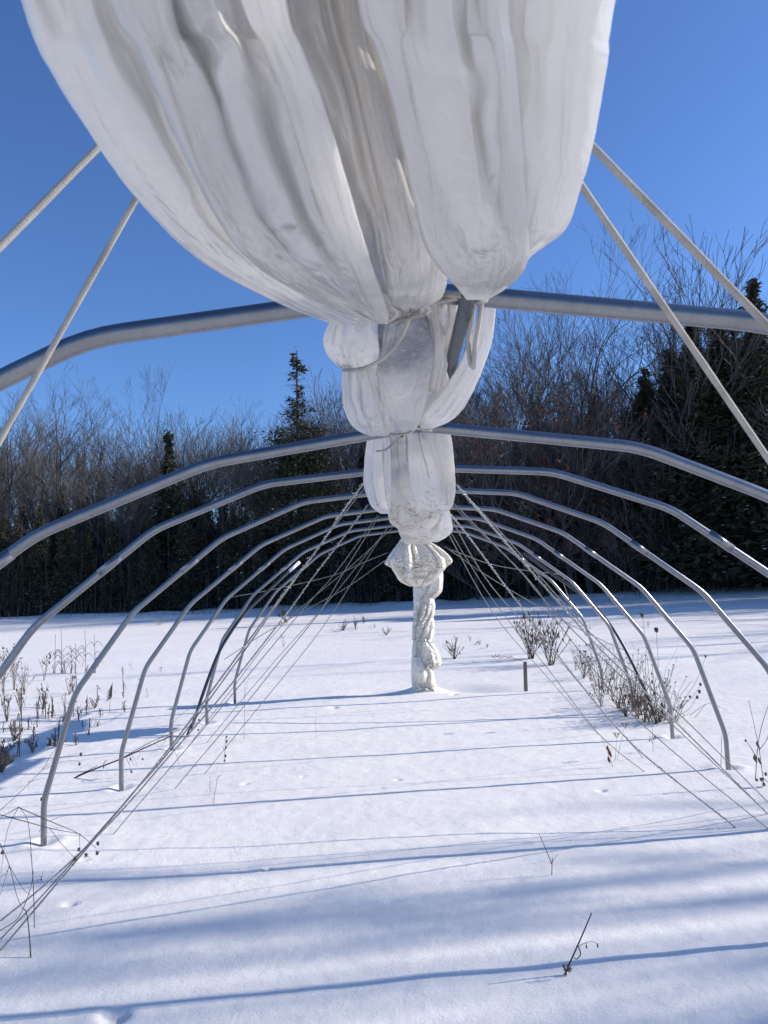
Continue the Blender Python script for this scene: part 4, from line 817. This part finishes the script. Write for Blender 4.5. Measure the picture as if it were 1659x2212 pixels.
# prominent trees, read off the photograph
put('broad', XY(385, 42), 42, Ht(375, 808, 42), 'wide crowned bare tree rising above the treeline at left, behind a small spruce', idx=0)
put('broad', XY(120, 41), 41, Ht(120, 812, 41), 'large bare tree with dark forking trunk behind the far left hoops', idx=1)
put('spruce', XY(368, 39), 39, Ht(370, 922, 39), 'small pointed dark spruce in front of the wide crowned bare tree', wf=1.1)
put('topcedar', XY(652, 38), 38, Ht(652, 748, 38), 'tall pointed cedar with a thin bare top left of the hanging plastic', wf=1.15)
put('broad', XY(1235, 35), 35, Ht(1225, 478, 35), 'tallest bare tree with spreading crown behind the right hoops', idx=2)
put('broad', XY(1400, 35.5), 35.5, Ht(1390, 470, 35.5), 'tall bare tree crossed by the two right ropes', idx=1)
put('broad', XY(1310, 37), 37, Ht(1310, 520, 37), 'tall bare tree standing between the two highest crowns at right', idx=0)
put('bare', XY(1500, 37), 37, Ht(1500, 560, 37), 'bare tree with low spreading crown right of the tall pair')
put('bare', XY(1110, 37), 37, Ht(1110, 610, 37), 'bare tree just right of the hanging plastic')
put('broad', XY(1665, 38), 38, Ht(1665, 550, 38), 'bare tree reaching in at the upper right edge', idx=0)
put('cedar', XY(1672, 33), 33, Ht(1660, 615, 33), 'tall black green cedar at the right edge', wf=1.2)
for i, (px, py) in enumerate([(1530, 700), (1590, 690), (1625, 720), (1480, 770), (1420, 810)]):
    put('cedar', XY(px, 34+i*.5), 34+i*.5, Ht(px, py, 34+i*.5), ['tallest cedar in the middle of the dark stand at right', 'dark cedar second left of the right edge cedar', 'dark cedar touching the right edge cedar', 'dark cedar on the left flank of the right stand', 'lowest cedar leading into the right stand'][i], 'dark cedars at right', 1.7)
def top_profile(px):
    return np.interp(px, [-300, 0, 60, 150, 260, 330, 450, 520, 600, 700, 780, 900, 960, 1050, 1150, 1300, 1450, 1560, 1700, 2200], [890, 890, 895, 905, 905, 905, 900, 890, 890, 850, 830, 800, 780, 740, 720, 700, 700, 700, 700, 700])
k = 0
ROWS = [(38, 34, ('cedar',), 235, 260), (40, 30, ('slim', 'bare', 'slim'), 40, 120), (41.5, 30, ('cedar', 'rusty', 'cedar', 'bare'), 190, 210), (43, 44, ('bare', 'slim'), 15, 60),
        (45, 34, ('cedar',), 150, 230), (46.5, 46, ('slim', 'bare'), 0, 30), (49, 44, ('slim', 'bare'), 10, 10), (52, 30, ('cedar',), 120, 150)]
for row, (Y0, cnt, kinds, dropl, dropr) in enumerate(ROWS):
    for i in range(cnt):
        px = -230+(i+tr_.uniform(.1, .9))*2120/cnt; Y = Y0+tr_.uniform(-1, 1)
        if px > 1300: Y -= 2.5
        drop = dropl if px < 900 else dropr
        if px > 1480: drop = min(drop, 60)
        kind = kinds[tr_.randrange(len(kinds))]; top = top_profile(px)+drop+tr_.uniform(-15, 75)
        if kind == 'rusty': top = max(top, 850)
        if 950 < px < 1500 and kind in ('slim', 'bare'):
            if row in (1, 3) and i % 3: continue
            top += 110 if row < 5 else 40
        zone = zone_of(px)
        rank = ['front rank', 'second rank', 'third rank', 'middle rank', 'inner rank', 'deep rank', 'rear rank', 'last rank'][row]
        what = {'cedar': 'dark dense cedar', 'bare': 'bare grey tree', 'slim': 'slender bare tree', 'rusty': 'small rusty leaved tree'}[kind]
        put(kind, XY(px, Y), Y, Ht(px, top, Y), '%s, %s of the wood %s' % (what, rank, zone), 'treeline trees', 1.0 if kind != 'cedar' else 1.15)
for px, py, Y, ix in [(25, 860, 41, 3), (205, 862, 41.5, 2), (290, 872, 40.5, 3), (470, 868, 42, 1), (560, 872, 40, 2), (735, 800, 41, 3)]:
    put('broad', XY(px, Y), Y, Ht(px, py, Y), {25: 'open crowned bare tree closest to the left edge', 205: 'open crowned bare tree just right of the large forking one', 290: 'open crowned bare tree just left of the wide crowned one', 470: 'open crowned bare tree just right of the wide crowned one', 560: 'open crowned bare tree left of the tall pointed cedar', 735: 'open crowned bare tree between the tall cedar and the plastic'}[px], idx=ix)
for px, py, Y, ix in [(1060, 640, 36.5, 3), (1165, 560, 35.2, 0), (1275, 600, 34.6, 3), (1345, 560, 34.5, 2), (1455, 590, 35.5, 3), (1540, 650, 36, 0), (1010, 720, 37, 2)]:
    put('broad', XY(px, Y), Y, Ht(px, py, Y), {1060: 'tall dark trunked bare tree second right of the hanging plastic', 1165: 'tall dark trunked bare tree touching the left side of the tallest crown', 1275: 'dark trunked bare tree just right of the tallest crown', 1345: 'dark trunked bare tree just left of the rope crossed crown',
        1455: 'dark trunked bare tree just right of the rope crossed crown', 1540: 'dark trunked bare tree over the dark cedar stand', 1010: 'lowest dark trunked bare tree beside the hanging plastic'}[px], idx=ix)
# front fringe: low cedars and rusty saplings at the edge of the field
for i in range(40):
    px = -100+(i+tr_.random())*1850/40; Y = 36.6+tr_.uniform(-.5, .8)-(2.3 if px > 1300 else 0)
    kind = 'cedar'
    put(kind, XY(px, Y), Y, tr_.uniform(3.4, 6), 'low bushy cedar at the snow edge, '+zone_of(px), 'low cedars at the field edge', 1.25)
for i, (px, py) in enumerate([(1030, 900), (1090, 870), (1180, 860), (1240, 890), (1290, 860), (1350, 900), (1420, 880), (1470, 900), (1140, 940)]):
    put('rusty', XY(px, 35.2), 35.2-(1.2 if px > 1300 else 0), Ht(px, py, 35.2), 'small tree holding rust brown leaves '+['just right of the hanging plastic', 'behind the left brown bush', 'behind the right brown bush', 'left of the tallest crown', 'below the tallest crown', 'below the crown crossed by ropes', 'left of the dark cedar stand', 'against the dark cedar stand', 'lowest, between the two bushes'][i], 'rusty leaved trees at right', 1.1)
# trees to the right of the field: they cast the long shadows
for i in range(34):
    t = i/33; x = 16.8+t*26+tr_.uniform(-1, 1); y = 26.5+t*9+tr_.uniform(-2.2, 2.2)+(2 if i % 2 else 0); x = max(x, .53*y+2)
    put('cedar' if i % 3 else 'bare', x, y, tr_.uniform(9, 13), 'tree on the right side of the field beyond the picture edge', 'trees beside the field')
for i, (x, yb, h, kd) in enumerate([(19.5, 2.62, 15, 'pole'), (20.5, 3.02, 15, 'pole'), (21, 3.2, 16, 'pole'), (20, 3.42, 15, 'pole'), (19, 3.68, 15, 'pole'), (21.5, 3.95, 16, 'pole'), (22, 2.1, 16, 'pole'), (20.5, 4.15, 11.8, 'pole'), (18.5, 2.8, 14, 'pole'), (22, 3.55, 16, 'pole'), (21, 4.3, 15, 'pole'), (19.2, 2.35, 14, 'pole'),
                                    (23, 12.2, 12, 'pole'), (22, 13.4, 13, 'pole'), (25, 16.5, 13, 'bare'), (24, 19, 13, 'pole'), (23, 20, 13, 'pole'), (26, 21.5, 13, 'bare')]):
    put(kd, x, yb+x*math.tan(R_(90)-SUN_AZ), h, 'tall straight tree standing right of the tunnel beyond the picture edge', 'trees beside the field', 1.0)
# underbrush: countless thin stems at the forest edge
u = MB(); q = random.Random(44)
for i in range(2900):
    px = q.uniform(-150, 1800); Y = q.uniform(35.6, 42)-(2.5 if px > 1300 else 0); x = XY(px, Y); z = float(H(x, Y)); h = q.uniform(.6, 3.4)*(1 if q.random() < .8 else 1.6)
    dx, dy = q.gauss(0, .22), q.gauss(0, .2)
    u.tube([(x, Y, z-.1), (x+dx*.4, Y+dy*.4, z+h*.5), (x+dx, Y+dy, z+h)], [.011, .008, .004], 3, cap=False)
    if q.random() < .5:
        t = q.uniform(.3, .7); u.tube([(x+dx*.5, Y+dy*.5, z+h*t), (x+dx*.5+q.gauss(0, .3), Y+dy, z+h*(t+.25))], [.006, .003], 3, cap=False)
for i in range(420):
    px = q.uniform(-150, 1800); Y = q.uniform(33.6, 36.4)-(1.6 if px > 1300 else 0); x = XY(px, Y); z = float(H(x, Y)); h = q.uniform(.15, .8)
    u.tube([(x, Y, z-.05), (x+q.gauss(0, .12), Y+q.gauss(0, .1), z+h)], [.009, .004], 3, cap=False)
uo = u.build('underbrush', TWIG2); tag(uo, 'tangle of thin bare stems along the edge of the wood', 'underbrush', kind='stuff')
